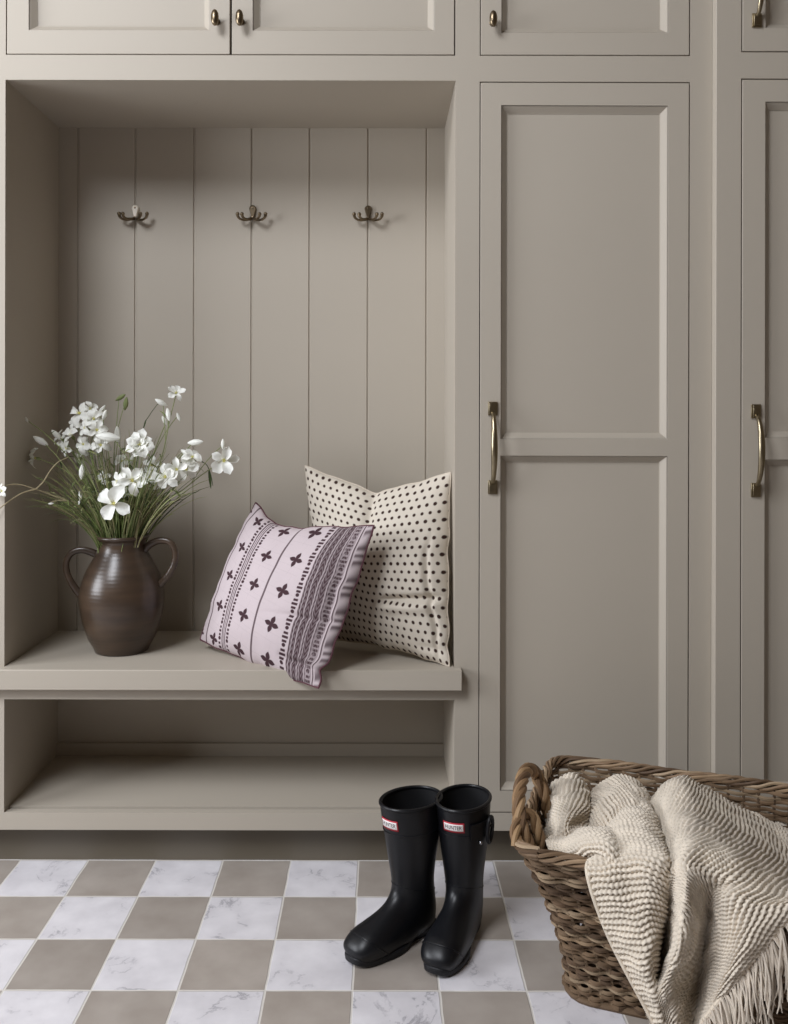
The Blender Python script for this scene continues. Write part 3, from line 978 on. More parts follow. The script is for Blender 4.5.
def pat_dots(U_, V_):
    base = np.array(srgb(203, 194, 180)[:3]); dot = np.array(srgb(58, 42, 38)[:3])
    n = 21.0
    a = U_ * n + .3; b = V_ * n * 1.04
    # staggered rows
    row = np.floor(b * 1.0); aa = a + .5 * (row % 2)
    fx = aa - np.floor(aa) - .5; fz = b - row - .5
    wob = .5 + .5 * np.sin(np.floor(aa) * 12.9 + row * 78.2)
    r = np.sqrt(fx * fx + fz * fz)
    m = np.clip((.245 + .03 * wob - r) / .08, 0, 1)[..., None]
    m = m * ((U_ > -.5)[..., None])
    return base * (1 - m) + dot * m


def pat_star(U_, V_):
    base = np.array(srgb(192, 179, 181)[:3]); ink = np.array(srgb(56, 33, 39)[:3])
    m = np.zeros_like(U_)

    def line(u0, w, s_=1.0):
        return np.clip((w - np.abs(U_ - u0)) / .002 + .5, 0, 1) * s_
    W = .45
    m = np.maximum(m, line(.065, .006, .85)); m = np.maximum(m, line(.50, .007, .85))

    def stars(uc, size, ph=0.0):
        vv = (V_ - .06 - ph) / .222
        k = np.round(vv)
        dv = (vv - k) * .222; du = U_ - uc
        ca, sa = math.cos(.2), math.sin(.2)
        x_ = np.abs(du * ca + dv * sa); y_ = np.abs(-du * sa + dv * ca)
        def lf(p, q):
            return .30 * size * np.sin(PI * np.clip((p + size * .04) / (size * 1.04), 0, 1)) ** .9 * (p < size) - q
        d1 = np.maximum(lf(x_, y_), lf(y_, x_))
        return np.clip(d1 / .003 + .3, 0, 1)
    m = np.maximum(m, stars(.145, .045)); m = np.maximum(m, stars(.395, .052)); m = np.maximum(m, stars(.63, .056)); m = np.maximum(m, stars(.0, .034))
    # banded stripe
    for q, w in ((.232, .0042), (.262, .0042), (.247, .0028)):
        m = np.maximum(m, line(q, w))

    def ticks(uc, w, per=.105, n=3):
        vv = V_ / per
        f = vv - np.floor(vv)
        s1 = np.zeros_like(V_)
        for j in range(n):
            cc = .14 + j * .24
            s1 = np.maximum(s1, np.clip((.075 - np.abs(f - cc)) / .03 + .5, 0, 1) * np.clip((w * (1.0 if j != 1 else 1.3) - np.abs(U_ - uc)) / .003 + .5, 0, 1))
        # small pointed bead
        rr_ = np.sqrt(((f - .84) * per) ** 2 + (U_ - uc) ** 2)
        return np.maximum(s1, np.clip((.012 - rr_) / .003 + .5, 0, 1))
    m = np.maximum(m, ticks(.207, .009)); m = np.maximum(m, ticks(.287, .009))
    m = np.maximum(m, ticks(.738, .015))
    dark = np.clip((U_ - .766) / .003, 0, 1) * np.clip((.945 - U_) / .003, 0, 1)
    light = np.maximum.reduce([line(.782, .0022), line(.806, .003), line(.842, .003), line(.856, .0018), line(.893, .0035)])
    tk = ticks(.868, .010) * 0
    dk = dark * (1 - light * .7)
    seg = np.clip((U_ - .90) / .003, 0, 1) * np.clip((.945 - U_) / .003, 0, 1)
    dk = dk * (1 - seg * .5 * (1 - ticks(.922, .013)))
    dk = dk * (.86 + .14 * np.sin(V_ * 170 + 3 * np.sin(U_ * 200)))
    m = np.maximum(m, dk)
    m = np.maximum(m, line(.955, .004) * .9)
    hem = np.clip((U_ - .965) / .003, 0, 1)
    m = np.maximum(m, hem * (.5 + .5 * np.sin(V_ * 95 + 40 * U_ + 2 * np.sin(V_ * 31))) * .8)
    m = m * (U_ > -1)
    m = m[..., None] * .96
    return base * (1 - m) + ink * m


def mods_star(U_, V_):
    # soft dents and a pull crease from the right side
    h = .004 * np.sin(U_ * 7 + V_ * 5) + .006 * np.exp(-((U_ - .75) / .12) ** 2 - ((V_ - .25) / .2) ** 2)
    c = -.006 * np.exp(-((V_ - .63 + .12 * (U_ - .8)) / .018) ** 2) * np.clip((U_ - .5) / .3, 0, 1)
    c2 = -.012 * np.exp(-((V_ - .90 - .1 * (U_ - .85)) / .02) ** 2) * np.clip((U_ - .7) / .15, 0, 1)
    c3 = -.006 * np.exp(-((U_ - .93) / .02) ** 2) * np.exp(-((V_ - .5) / .3) ** 2)
    return h + c + c2 + c3


def mods_dot(U_, V_):
    h = .004 * np.sin(U_ * 6 + 1 + V_ * 4)
    d = (V_ - (.70 - .10 * (U_ - .55)))
    m = np.clip((U_ - .5) / .12, 0, 1) * np.clip((1.05 - U_) / .15, 0, 1)
    c = (-.016 * np.exp(-(d / .022) ** 2) + .009 * np.exp(-((d - .05) / .03) ** 2)) * m
    c2 = -.010 * np.exp(-((U_ - .915 - .02 * np.sin(V_ * 9)) / .018) ** 2) * np.clip((V_ - .3) / .2, 0, 1)
    c3 = -.008 * np.exp(-((V_ - .93) / .02) ** 2) * np.clip((U_ - .75) / .15, 0, 1)
    return h + c + c2 + c3


pillow('throw_pillow', 'cream cushion with small dark dots and chopped top leaning in the nook corner', 'cushion',
       P(305, 463, 2.66), P(450.5, 469, 2.455), P(450, 666.5, 2.365), P(338, 640, 2.58),
       .082, pat_dots, N=380, sag=(.012, .006, .012, -.012), notch=(.50, .066, .60, .5), mods=mods_dot, ear=.006, pipe=.0020, piping=srgb(205, 194, 178)[:3], back_scale=.35)
pillow('throw_pillow', 'pale pink cushion printed with purple-brown stars and stripes, leaning on the dotted cushion', 'cushion',
       P(256, 503, 2.60), P(374, 525.5, 2.36), P(319, 688, 2.285), P(201, 640, 2.53),
       .074, pat_star, N=420, sag=(.0, -.006, -.004, -.010), mods=mods_star, ear=.016, pipe=.0028, top=[(0, 0), (.06, .012), (.14, .033), (.24, .050), (.34, .053), (.5, .042), (.7, .026), (.88, .012), (1, 0)], piping=srgb(96, 66, 72)[:3], back_scale=.75)


# ---------------------------------------------------------------------- boots
class Boot:
    F = np.array([(.086, .316), (.083, .292), (.074, .25), (.064, .195), (.056, .15), (.055, .125), (.064, .108), (.083, .094), (.108, .083), (.135, .073), (.158, .065), (.176, .053), (.187, .040), (.190, .028)])
    B = np.array([(-.078, .311), (-.077, .287), (-.074, .245), (-.064, .185), (-.058, .125), (-.064, .08), (-.070, .042), (-.064, .012), (-.03, .007), (.03, .007), (.085, .007), (.13, .008), (.165, .010), (.183, .014)])
    W = np.array([.060, .059, .0565, .050, .0435, .0405, .039, .038, .040, .0435, .0455, .043, .033, .012])
    N = len(W)

    def __init__(s, loc, yaw, side):
        s.loc = Vector(loc); s.yaw = yaw; s.side = side

    def ev(s, arr, t):
        x = t * (s.N - 1); i = int(min(max(math.floor(x), 0), s.N - 2)); f = x - i
        g = lambda k: arr[min(max(k, 0), s.N - 1)]
        p0, p1, p2, p3 = g(i - 1), g(i), g(i + 1), g(i + 2)
        return .5 * ((2 * p1) + (-p0 + p2) * f + (2 * p0 - 5 * p1 + 4 * p2 - p3) * f * f + (-p0 + 3 * p1 - 3 * p2 + p3) * f ** 3)

    def S(s, t, ph, off=0.0):
        """ph = 0 at the front of the shaft, pi at the back"""
        f = s.ev(s.F, t); b = s.ev(s.B, t); w = float(s.ev(s.W, t)) + off
        c = (f + b) / 2; h = (f - b) / 2
        hl = float(np.hypot(*h)); h = h * (1 + off / hl)
        foot = max(0, min(1, (t - .5) / .2))
        cs, sn = math.cos(ph), math.sin(ph)
        e = 1 - .5 * foot if cs < 0 else 1
        cc = math.copysign(abs(cs) ** e, cs)
        ss = math.copysign(abs(sn) ** (1 - (.45 if cs < 0 else .18) * foot), sn)
        p = c + h * cc
        lat = w * ss + s.side * .006 * max(0, min(1, (t - .6) / .3)) * -1
        return s.world(lat, float(p[0]), float(p[1]))

    def world(s, lat, y, z):
        # local: y forward (toe), lat to the right; toe points to -Y world at yaw 0
        cy, sy = math.cos(s.yaw), math.sin(s.yaw)
        fx, fy = -sy, -cy          # forward
        rx, ry = cy * 1.0, -sy     # lateral
        return Vector((s.loc.x + fx * y + rx * lat, s.loc.y + fy * y + ry * lat, s.loc.z + z))


def boot(loc, yaw, side, label, buckle):
    b = Boot(loc, yaw, side)
    root = empty('rubber_boot', loc, label, 'boot', 'pair of black rubber boots')
    nt_, np_ = 90, 64
    vs = []; fs = []
    for i in range(nt_ + 1):
        t = i / nt_
        for k in range(np_):
            vs.append(b.S(t, 2 * PI * k / np_))
    for i in range(nt_):
        for k in range(np_):
            l = (k + 1) % np_
            fs.append((i * np_ + k, i * np_ + l, (i + 1) * np_ + l, (i + 1) * np_ + k))
    fs.append(tuple(nt_ * np_ + k for k in range(np_)))
    mb = MB(); mb.add(vs, fs); mb.build('upper', M_black, root, angle=70)
    # lining
    vs = []; fs = []
    ni = 40
    for i in range(ni + 1):
        t = .004 + .62 * i / ni
        for k in range(np_):
            vs.append(b.S(t, 2 * PI * k / np_, -.0035))
    for i in range(ni):
        for k in range(np_):
            l = (k + 1) % np_
            fs.append((i * np_ + k, (i + 1) * np_ + k, (i + 1) * np_ + l, i * np_ + l))
    fs.append(tuple(ni * np_ + k for k in range(np_))[::-1])
    mb = MB(); mb.add(vs, fs); mb.build('lining', M_blackin, root)
    # rolled rim, top band seam and ankle seam
    mb = MB(); mb.tube([b.S(0.002, 2 * PI * k / 72, -.0012) for k in range(72)], .0042, 10, closed=True); mb.build('rim', M_black, root)
    mb = MB()
    mb.tube([b.S(.145, 2 * PI * k / 72, .0002) for k in range(72)], .0016, 6, closed=True)
    mb.tube([b.S(.36, PI * .0 + 2 * PI * k / 72, .0) for k in range(72)], .0013, 6, closed=True)
    mb.tube([b.S(.02 + .33 * i / 30, PI, .0002) for i in range(31)], .0022, 6)
    mb.build('seam', M_black, root)
    # toe cap and foxing line
    mb = MB()
    mb.tube([b.S(.80, -PI * .62 + 1.24 * PI * k / 30, .0003) for k in range(31)], .0016, 6)
    mb.build('toe_cap_seam', M_black, root)
    # sole: outline extruded
    m = 60
    outl = []
    for k in range(m):
        a = 2 * PI * k / m
        yy = .0595 + .1305 * math.cos(a)
        w = .0355 + .0125 * max(0, min(1, (yy - .02) / .07)) - .006 * math.exp(-((yy - .02) / .035) ** 2)
        lat = w * math.copysign(abs(math.sin(a)) ** .68, math.sin(a)) - side * .006 * max(0, min(1, (yy - .06) / .06))
        outl.append((lat, yy))
    lay = [(.0, -.003), (.002, -.0005), (.008, -.0005), (.009, .001), (.014, .0005), (.016, -.002), (.018, -.006)]
    vs = []; fs = []
    for z, o in lay:
        for (lat, yy) in outl:
            r = math.hypot(lat, yy - .06)
            k_ = (r + o) / r
            spring = .010 * max(0, (yy - .13) / .064) ** 2
            arch = 0 if z > .005 else .006 * math.exp(-((yy - .015) / .016) ** 2)
            vs.append(b.world(lat * k_, .06 + (yy - .06) * k_, z + spring + arch))
    L_ = len(lay)
    for i in range(L_ - 1):
        for k in range(m):
            l = (k + 1) % m
            fs.append((i * m + k, i * m + l, (i + 1) * m + l, (i + 1) * m + k))
    fs.append(tuple(range(m))[::-1]); fs.append(tuple((L_ - 1) * m + k for k in range(m)))
    mb = MB(); mb.add(vs, fs); mb.build('sole', M_sole, root, angle=40)
    return b, root


def label_on(b, root, phc, width, t0, t1):
    """white label with red border and black lettering, moulded on the shaft"""
    rad = .072
    dph = width / rad

    def Q(x, y, off):   # x 0..1 left->right in the picture, y 0..1 top->bottom
        return b.S(t0 + (t1 - t0) * y, phc + dph * (x - .5), off)
    def patch(x0, x1, y0, y1, off, name, mat, par, nx=24, ny=6):
        vs = [Q(x0 + (x1 - x0) * i / nx, y0 + (y1 - y0) * j / ny, off) for j in range(ny + 1) for i in range(nx + 1)]
        fs = [(j * (nx + 1) + i, (j + 1) * (nx + 1) + i, (j + 1) * (nx + 1) + i + 1, j * (nx + 1) + i + 1) for j in range(ny) for i in range(nx)]
        # rim of the thin plate
        mb = MB(); mb.add(vs, fs)
        o_ = mb.build(name, mat, par)
        s_ = o_.modifiers.new('solid', 'SOLIDIFY'); s_.thickness = .0012; s_.offset = 0
        return o_
    lr = patch(0, 1, 0, 1, .0012, 'label_plate', M_lred, root)
    lr['label'] = 'red-bordered white label with black lettering'
    patch(.055, .945, .15, .85, .0018, 'label_face', M_lwhite, lr)
    cu = bpy.data.curves.new('t', 'FONT'); cu.body = 'HUNTER'; cu.size = 1; cu.align_x = 'CENTER'; cu.resolution_u = 3
    to = bpy.data.objects.new('t', cu); C.objects.link(to)
    dg = bpy.context.evaluated_depsgraph_get(); dg.update()
    me = bpy.data.meshes.new_from_object(to.evaluated_get(dg))
    bpy.data.objects.remove(to)
    co = np.array([v.co[:] for v in me.vertices])
    x0, x1 = co[:, 0].min(), co[:, 0].max(); y0, y1 = co[:, 1].min(), co[:, 1].max()
    vs = [Q(.12 + .76 * (c[0] - x0) / (x1 - x0), .30 + .40 * (1 - (c[1] - y0) / (y1 - y0)), .0028) for c in co]
    mb = MB(); mb.add(vs, [tuple(p.vertices) for p in me.polygons])
    mb.build('lettering', M_lblack, lr)
    bpy.data.meshes.remove(me)


bl_, blr = boot((.079, 2.074, 0), math.radians(46), 1, 'left black rubber boot of the pair with its toe turned left', False)
label_on(bl_, blr, .08, .055, .080, .126)
# pull tab standing inside the left boot
mb = MB()
pts = [bl_.S(.01, .35, -.007), bl_.S(.07, .35, -.008)]
q = bl_.S(.0, .30, -.006); q2 = bl_.S(.0, .02, -.006); q3 = bl_.S(.09, .02, -.006); q4 = bl_.S(.09, .30, -.006)
mb.add([q, q2, q3, q4], [(0, 1, 2, 3)])
o = mb.build('tab', M_tab, blr); m_ = o.modifiers.new('s', 'SOLIDIFY'); m_.thickness = .002

br_, brr = boot((.199, 2.078, 0), math.radians(27), -1, 'right black rubber boot of the pair with a side buckle strap', True)
label_on(br_, brr, .10, .060, .084, .128)
# strap and buckle on the outer (right in the picture) side
mb = MB()
phs = [.72 + (1.75 - .72) * i / 24 for i in range(25)]
phs = [p_ for p_ in phs]
pts_ = [br_.S(.125, p_, .003) for p_ in phs]
vs = []; fs = []
for p_ in phs:
    for tt, of in ((.095, .0015), (.095, .0045), (.160, .0045), (.160, .0015)):
        vs.append(br_.S(tt, p_, of))
for i in range(len(phs) - 1):
    for k in range(4):
        l = (k + 1) % 4
        fs.append((i * 4 + k, i * 4 + l, (i + 1) * 4 + l, (i + 1) * 4 + k))
fs += [(0, 1, 2, 3), tuple(len(vs) - 4 + k for k in (3, 2, 1, 0))]
mb.add(vs, fs)
st_ = mb.build('strap', M_black, brr)
mb = MB()
ring = [br_.S(.085 + .10 * (.5 - .5 * math.cos(2 * PI * k / 24)), 1.50 + .17 * math.sin(2 * PI * k / 24), .010) for k in range(24)]
mb.tube(ring, .0042, 8, closed=True)
mb.tube([br_.S(.128, 1.50 - .17, .010), br_.S(.128, 1.5 + .25, .011)], .0022, 6)
bk = mb.build('buckle', M_sole, st_)
mb = MB()
c0 = br_.S(.175, 1.12, .004)
bm = bmesh.new(); bmesh.ops.create_uvsphere(bm, u_segments=12, v_segments=8, radius=.0042, matrix=Matrix.Translation(c0))
mb.add([v.co[:] for v in bm.verts], [[v.index for v in f.verts] for f in bm.faces]); bm.free()
mb.build('stud', M_steel, st_)['label'] = 'small silver stud'
# two pale stripes inside the right boot
mb = MB()
for dd in (-.16, .06):
    vs = [br_.S(.015, -1.15 + dd, -.0048), br_.S(.015, -1.08 + dd, -.0048), br_.S(.13, -1.08 + dd, -.0048), br_.S(.13, -1.15 + dd, -.0048)]
    mb.add(vs, [(0, 1, 2, 3)])
mb.build('lining_tape', M_tab, brr)

# --------------------------------------------------------------------- basket
HB = .35
R0 = Vector((.262, 1.75, 0)); UU = Vector((math.cos(math.radians(20)), -math.sin(math.radians(20)), 0)); VV = Vector((math.sin(math.radians(20)), math.cos(math.radians(20)), 0))
LT, WT = .76, .50
FLU, FLV = .080, .125


def flare(h):
    t = max(0, min(1, (h / HB - .10) / .90))
    return t ** 1.45


def rect_ring(h, inset=0.0):
    """returns function s in [0,1) -> (point, outward normal) on the rounded rectangle at height h"""
    k = 1 - flare(h)
    a0 = FLU * k + inset; b0 = FLV * k + inset
    a1 = LT - FLU * k - inset; b1 = WT - FLV * k - inset
    r = .055
    segs = []
    la, lb = a1 - a0 - 2 * r, b1 - b0 - 2 * r
    per = [la, PI / 2 * r, lb, PI / 2 * r, la, PI / 2 * r, lb, PI / 2 * r]
    tot = sum(per)

    def f(s_):
        d = (s_ % 1) * tot
        i = 0
        while d > per[i] and i < 7:
            d -= per[i]; i += 1
        if i == 0: p = (a0 + r + d, b0); nn = (0, -1)
        elif i == 2: p = (a1, b0 + r + d); nn = (1, 0)
        elif i == 4: p = (a1 - r - d, b1); nn = (0, 1)
        elif i == 6: p = (a0, b1 - r - d); nn = (-1, 0)
        else:
            cx, cy, st = {1: (a1 - r, b0 + r, -PI / 2), 3: (a1 - r, b1 - r, 0), 5: (a0 + r, b1 - r, PI / 2), 7: (a0 + r, b0 + r, PI)}[i]
            an = st + d / r
            nn = (math.cos(an), math.sin(an)); p = (cx + r * nn[0], cy + r * nn[1])
        w = R0 + UU * p[0] + VV * p[1]
        return Vector((w.x, w.y, h)), UU * nn[0] + VV * nn[1]
    return f, tot


basket = empty('wicker_basket', tuple(R0 + UU * LT / 2 + VV * WT / 2), 'large rectangular brown wicker basket with rope handle on the tiled floor', 'basket')
wcols = [srgb(*c)[:3] for c in ((120, 98, 76), (102, 82, 62), (136, 114, 90), (82, 64, 48), (112, 92, 72), (148, 128, 104), (94, 74, 56))]
NST = 72
rw = random.Random(11)
mb = MB()
PITCH = .0082
nrow = int((HB - .012) / PITCH)
NS = NST * 5
row_cols = []
for r_i in range(nrow):
    h = .010 + r_i * PITCH
    f, tot = rect_ring(h)
    par = (r_i // 2) % 2
    # a row is made of overlapping rods, each with its own tone
    start = rw.random()
    nrod = rw.randint(5, 7)
    for q in range(nrod):
        s0 = start + q / nrod - .012; s1 = start + (q + 1) / nrod + .012
        steps = int((s1 - s0) * NS) + 1
        col = rw.choice(wcols)
        pts = []; rs = []
        for i in range(steps + 1):
            s_ = s0 + (s1 - s0) * i / steps
            p, nn = f(s_)
            ph = s_ * NST * PI + par * PI
            amp = .0052 * math.sin(ph)
            if q % 2: amp += .0008
            dz = .0012 * math.sin(s_ * 91 + r_i) + .0010 * math.sin(s_ * 37 + r_i * 2)
            pts.append(p + nn * amp + Vector((0, 0, dz)))
            rs.append(.0043 + .0005 * math.sin(s_ * 50 + r_i * 1.7))
        mb.tube(pts, rs, 6, col=shade(col, rw.uniform(.82, 1.15)))
mb.build('woven_sides', M_wicker, basket)
mb = MB()
for k in range(NST):
    s_ = (k + .5) / NST if False else k / NST
    pts = [rect_ring(h)[0](s_)[0] for h in np.linspace(.006, HB, 12)]
    mb.tube(pts, .0038, 6, col=shade(rw.choice(wcols), .75))
mb.build('stakes', M_wicker, basket)
# base
f, tot = rect_ring(.006)
ring = [f(i / 80)[0] for i in range(80)]
mb = MB()
fi, _ = rect_ring(.006, .006)
ri = [fi(i / 80)[0] for i in range(80)]
mb.add([v for v in ri] + [v + Vector((0, 0, .012)) for v in ri], [tuple(range(80))[::-1], tuple(range(80, 160))] + [(i, (i + 1) % 80, 80 + (i + 1) % 80, 80 + i) for i in range(80)], col=wcols[3])
mb.tube(ring, .007, 8, closed=True, col=wcols[1])
mb.build('base', M_wicker, basket)
# braided rim: six interlaced rods wound round the edge
mb = MB()
f, tot = rect_ring(HB)
for k in range(6):
    pts = []
    n = 560
    turns = 12
    for i in range(n):
        s_ = i / n
        p, nn = f(s_)
        a = 2 * PI * turns * s_ + 2 * PI * k / 6
        pts.append(p + nn * (.0078 * math.cos(a) + .001 + .0012 * math.sin(s_ * 300 + k)) + Vector((0, 0, .0085 * math.sin(a) + .002 + .0015 * math.sin(s_ * 211 + 2 * k))))
    mb.tube(pts, .0040, 6, closed=True, col=shade(wcols[(k * 2 + 1) % 7], 1.2))
mb.build('braided_rim', M_wicker, basket)


def rope(mb, path, R=.009, r=.0075, strands=3, tw=60, cols=None):
    path = [Vector(p) for p in path]
    n = len(path)
    acc = [0]
    for i in range(1, n): acc.append(acc[-1] + (path[i] - path[i - 1]).length)
    T = [(path[min(i + 1, n - 1)] - path[max(i - 1, 0)]).normalized() for i in range(n)]
    N_ = T[0].orthogonal().normalized(); fr = []
    for i in range(n):
        N_ = (N_ - T[i] * N_.dot(T[i])).normalized(); fr.append((N_.copy(), T[i].cross(N_)))
    for k in range(strands):
        pts = [path[i] + (fr[i][0] * math.cos(acc[i] * tw + 2 * PI * k / strands) + fr[i][1] * math.sin(acc[i] * tw + 2 * PI * k / strands)) * R for i in range(n)]
        mb.tube(pts, r, 8, col=(cols or wcols)[k % len(cols or wcols)])


mb = MB()
hcols = [srgb(136, 108, 78)[:3], srgb(116, 90, 64)[:3], srgb(148, 120, 88)[:3], srgb(104, 80, 58)[:3]]


def hp(v, out, z): w = R0 + VV * v - UU * (out - .010); return Vector((w.x, w.y, HB + z))


path = catmull([hp(.075, -.035, -.06), hp(.06, -.015, -.02), hp(.06, .004, .022), hp(.085, .014, .06), hp(.14, .018, .084), hp(.20, .018, .082), hp(.26, .012, .055), hp(.285, .0, .015), hp(.29, -.02, -.03)], 9)
rope(mb, path, .0076, .0070, 4, 60, hcols)
# a second twist lashing the handle foot
path2 = catmull([hp(.02, .004, .0), hp(.045, .012, .022), hp(.075, .006, .040), (hp(.095, -.012, .03)), hp(.09, -.028, -.01), hp(.10, -.03, -.05)], 8)
rope(mb, path2, .0062, .0062, 3, 70, hcols)
path3 = catmull([hp(.31, .004, .0), hp(.29, .010, .022), hp(.262, .006, .036), hp(.245, -.010, .02), hp(.24, -.02, -.03)], 8)
rope(mb, path3, .0062, .0062, 3, 70, hcols)
mb.build('handle', M_wicker, basket)['label'] = 'thick twisted willow handle'
# opposite handle, beyond the frame
mb = MB()


def hp2(v, out, z): w = R0 + UU * LT + VV * v + UU * out; return Vector((w.x, w.y, HB + z))


rope(mb, catmull([hp2(.12, -.02, -.03), hp2(.12, .004, .022), hp2(.18, .018, .08), hp2(.30, .018, .08), hp2(.36, .004, .022), hp2(.36, -.02, -.03)], 9), .0088, .0082, 4, 55, hcols)
mb.build('handle', M_wicker, basket)

# ---------------------------------------------------------------------- throw
def Yrim(px):
    k = (px - VX) / F_PX
    s_ = (R0.y * k - R0.x) / (UU.x - UU.y * k)
    return R0.y + UU.y * s_


def spl(A, n):
    """Catmull-Rom along axis 0 of array A -> n samples"""
    A = np.asarray(A, float); m = len(A)
    t = np.linspace(0, m - 1, n); i = np.clip(np.floor(t).astype(int), 0, m - 2); f = (t - i)
    f = f.reshape((-1,) + (1,) * (A.ndim - 1))
    p0 = A[np.clip(i - 1, 0, m - 1)]; p1 = A[i]; p2 = A[i + 1]; p3 = A[np.clip(i + 2, 0, m - 1)]
    return .5 * ((2 * p1) + (-p0 + p2) * f + (2 * p0 - 5 * p1 + 4 * p2 - p3) * f ** 2 + (-p0 + 3 * p1 - 3 * p2 + p3) * f ** 3)


KV, KF, KC = [], [], []
kn = 0


def knit_patch(rows, rot=0.0, n=260, m=260, wrink=.004, seed=0, rib=.0108, stitch=.0098, amp=.0046, anchor=.5):
    """rows of (px, py, offset behind the basket's front rim); returns dense point grid"""
    global kn
    k = max(len(r) for r in rows)
    G = []
    for r in rows:
        pts = np.array([P(q[0], q[1], Yrim(q[0]) + (q[2] if len(q) > 2 else -.03)) for q in r])
        # uniform resample of each row to the same count by arc length
        d = np.concatenate([[0], np.cumsum(np.linalg.norm(np.diff(pts, axis=0), axis=1))])
        fine = spl(pts, 200)
        G.append(fine)
    G = np.array(G)                       # rows x 200 x 3
    G = spl(G, n)                         # n x 200 x 3
    G = np.swapaxes(spl(np.swapaxes(G, 0, 1)[::8], m), 0, 1)   # n x m x 3
    # soft smoothing of the control shape
    for _ in range(3):
        G[1:-1, 1:-1] = (G[1:-1, 1:-1] * 2 + G[:-2, 1:-1] + G[2:, 1:-1] + G[1:-1, :-2] + G[1:-1, 2:]) / 6
    dv = np.zeros((n, m)); dv[1:] = np.cumsum(np.linalg.norm(np.diff(G, axis=0), axis=2), axis=0)
    du = np.zeros((n, m)); du[:, 1:] = np.cumsum(np.linalg.norm(np.diff(G, axis=1), axis=2), axis=1)
    # centre both so stretching spreads evenly
    ka = int(anchor * (m - 1)); du = du - du[:, ka:ka + 1]; dv = dv - dv[n // 2:n // 2 + 1, :]
    gu = np.gradient(G, axis=1); gv = np.gradient(G, axis=0)
    nr = np.cross(gu, gv); nr /= (np.linalg.norm(nr, axis=2, keepdims=True) + 1e-9)
    view = G - np.array([0, 0, CAMZ])
    if np.median(np.sum(nr * view, axis=2)) > 0: nr = -nr
    c, s_ = math.cos(rot), math.sin(rot)
    a = (du * c + dv * s_) / rib; b = (-du * s_ + dv * c) / stitch
    a = a + .10 * np.sin(b * .55 + seed) + .08 * np.sin(b * 1.3 + a * .9); b = b + .18 * np.sin(a * .8 + seed) + .12 * np.sin(a * 2.1 + b * .4)
    ia = np.floor(a); fa = a - ia
    ridge = np.sin(PI * fa) ** .9
    st_ = .5 + .5 * np.cos(2 * PI * (b + .5 * (ia % 2)))
    hgt = .62 * ridge + .25 * st_ * ridge - 1.75 * (1 - ridge) ** .8 * (1 - st_) ** 1.3
    wr = wrink * (np.sin(du * 60 + 2.2 * np.sin(dv * 40 + seed)) * np.sin(dv * 34 + seed * 1.7 + 1.5 * np.sin(du * 25)))
    Q = G + nr * (amp * hgt + wr)[..., None]
    col = np.array(srgb(212, 201, 185)[:3])
    cc = np.broadcast_to(col, (n * m, 3)) * (1 + .05 * np.sin(a * 1.3).reshape(-1, 1))
    fcs = grid_faces(n, m, kn)
    KV.append(Q.reshape(-1, 3)); KF.append(fcs); KC.append(cc)
    kn += n * m
    return G


# main sheet falling over the front rim, fringe along its lower right edge
knit_main = knit_patch([
    [(655, 812, .42), (668, 796, .44), (684, 790, .48), (700, 797, .52), (725, 812, .55), (755, 828, .55), (800, 850, .55), (840, 868, .55)],
    [(652, 800, .30), (666, 784, .30), (684, 777, .30), (702, 785, .34), (728, 800, .38), (758, 817, .40), (790, 838, .40), (835, 860, .40)],
    [(657, 825, .22), (670, 812, .17), (690, 808, .16), (712, 815, .18), (738, 828, .20), (766, 845, .22), (796, 866, .24), (835, 880, .26)],
    [(664, 850, .10), (674, 842, .06), (690, 838, .01), (712, 841, .01), (738, 850, .015), (764, 862, .03), (796, 878, .05), (830, 888, .08)],
    [(666, 872, -.03), (676, 862, -.04), (688, 858, -.06), (706, 862, -.05), (730, 872, -.055), (756, 884, -.05), (790, 896, -.045), (825, 898, -.04)],
    [(664, 890, -.035), (674, 884, -.04), (687, 880, -.09), (702, 884, -.055), (714, 887, -.04), (732, 892, -.075), (760, 902, -.075), (810, 903, -.06)],
    [(661, 918, .0), (671, 910, -.01), (685, 904, -.085), (699, 908, -.05), (711, 910, .0), (726, 910, -.065), (754, 914, -.085), (802, 912, -.06)],
    [(656, 945, .05), (668, 938, .03), (681, 932, -.075), (695, 934, -.045), (707, 936, .025), (721, 936, -.045), (748, 934, -.09), (786, 928, -.06)],
    [(650, 972, .04), (662, 968, .02), (674, 960, -.075), (689, 960, -.03), (703, 964, .035), (717, 962, -.02), (738, 958, -.085), (767, 949, -.06)],
    [(645, 1000, .0), (658, 992, -.055), (670, 984, -.06), (685, 984, -.015), (700, 986, .035), (712, 984, -.015), (727, 980, -.065), (746, 971, -.06)],
    [(652, 1024, .0), (664, 1020, -.03), (676, 1012, -.04), (688, 1010, .0), (698, 1010, .02), (706, 1006, -.01), (715, 1001, -.045), (726, 994, -.05)],
    [(664, 1050, .0), (672, 1048, -.02), (680, 1044, -.03), (687, 1040, .0), (693, 1037, .015), (698, 1032, -.01), (702, 1026, -.035), (706, 1018, -.045)],
], rot=.0, n=460, m=430, wrink=.0022, seed=1, anchor=1.0)
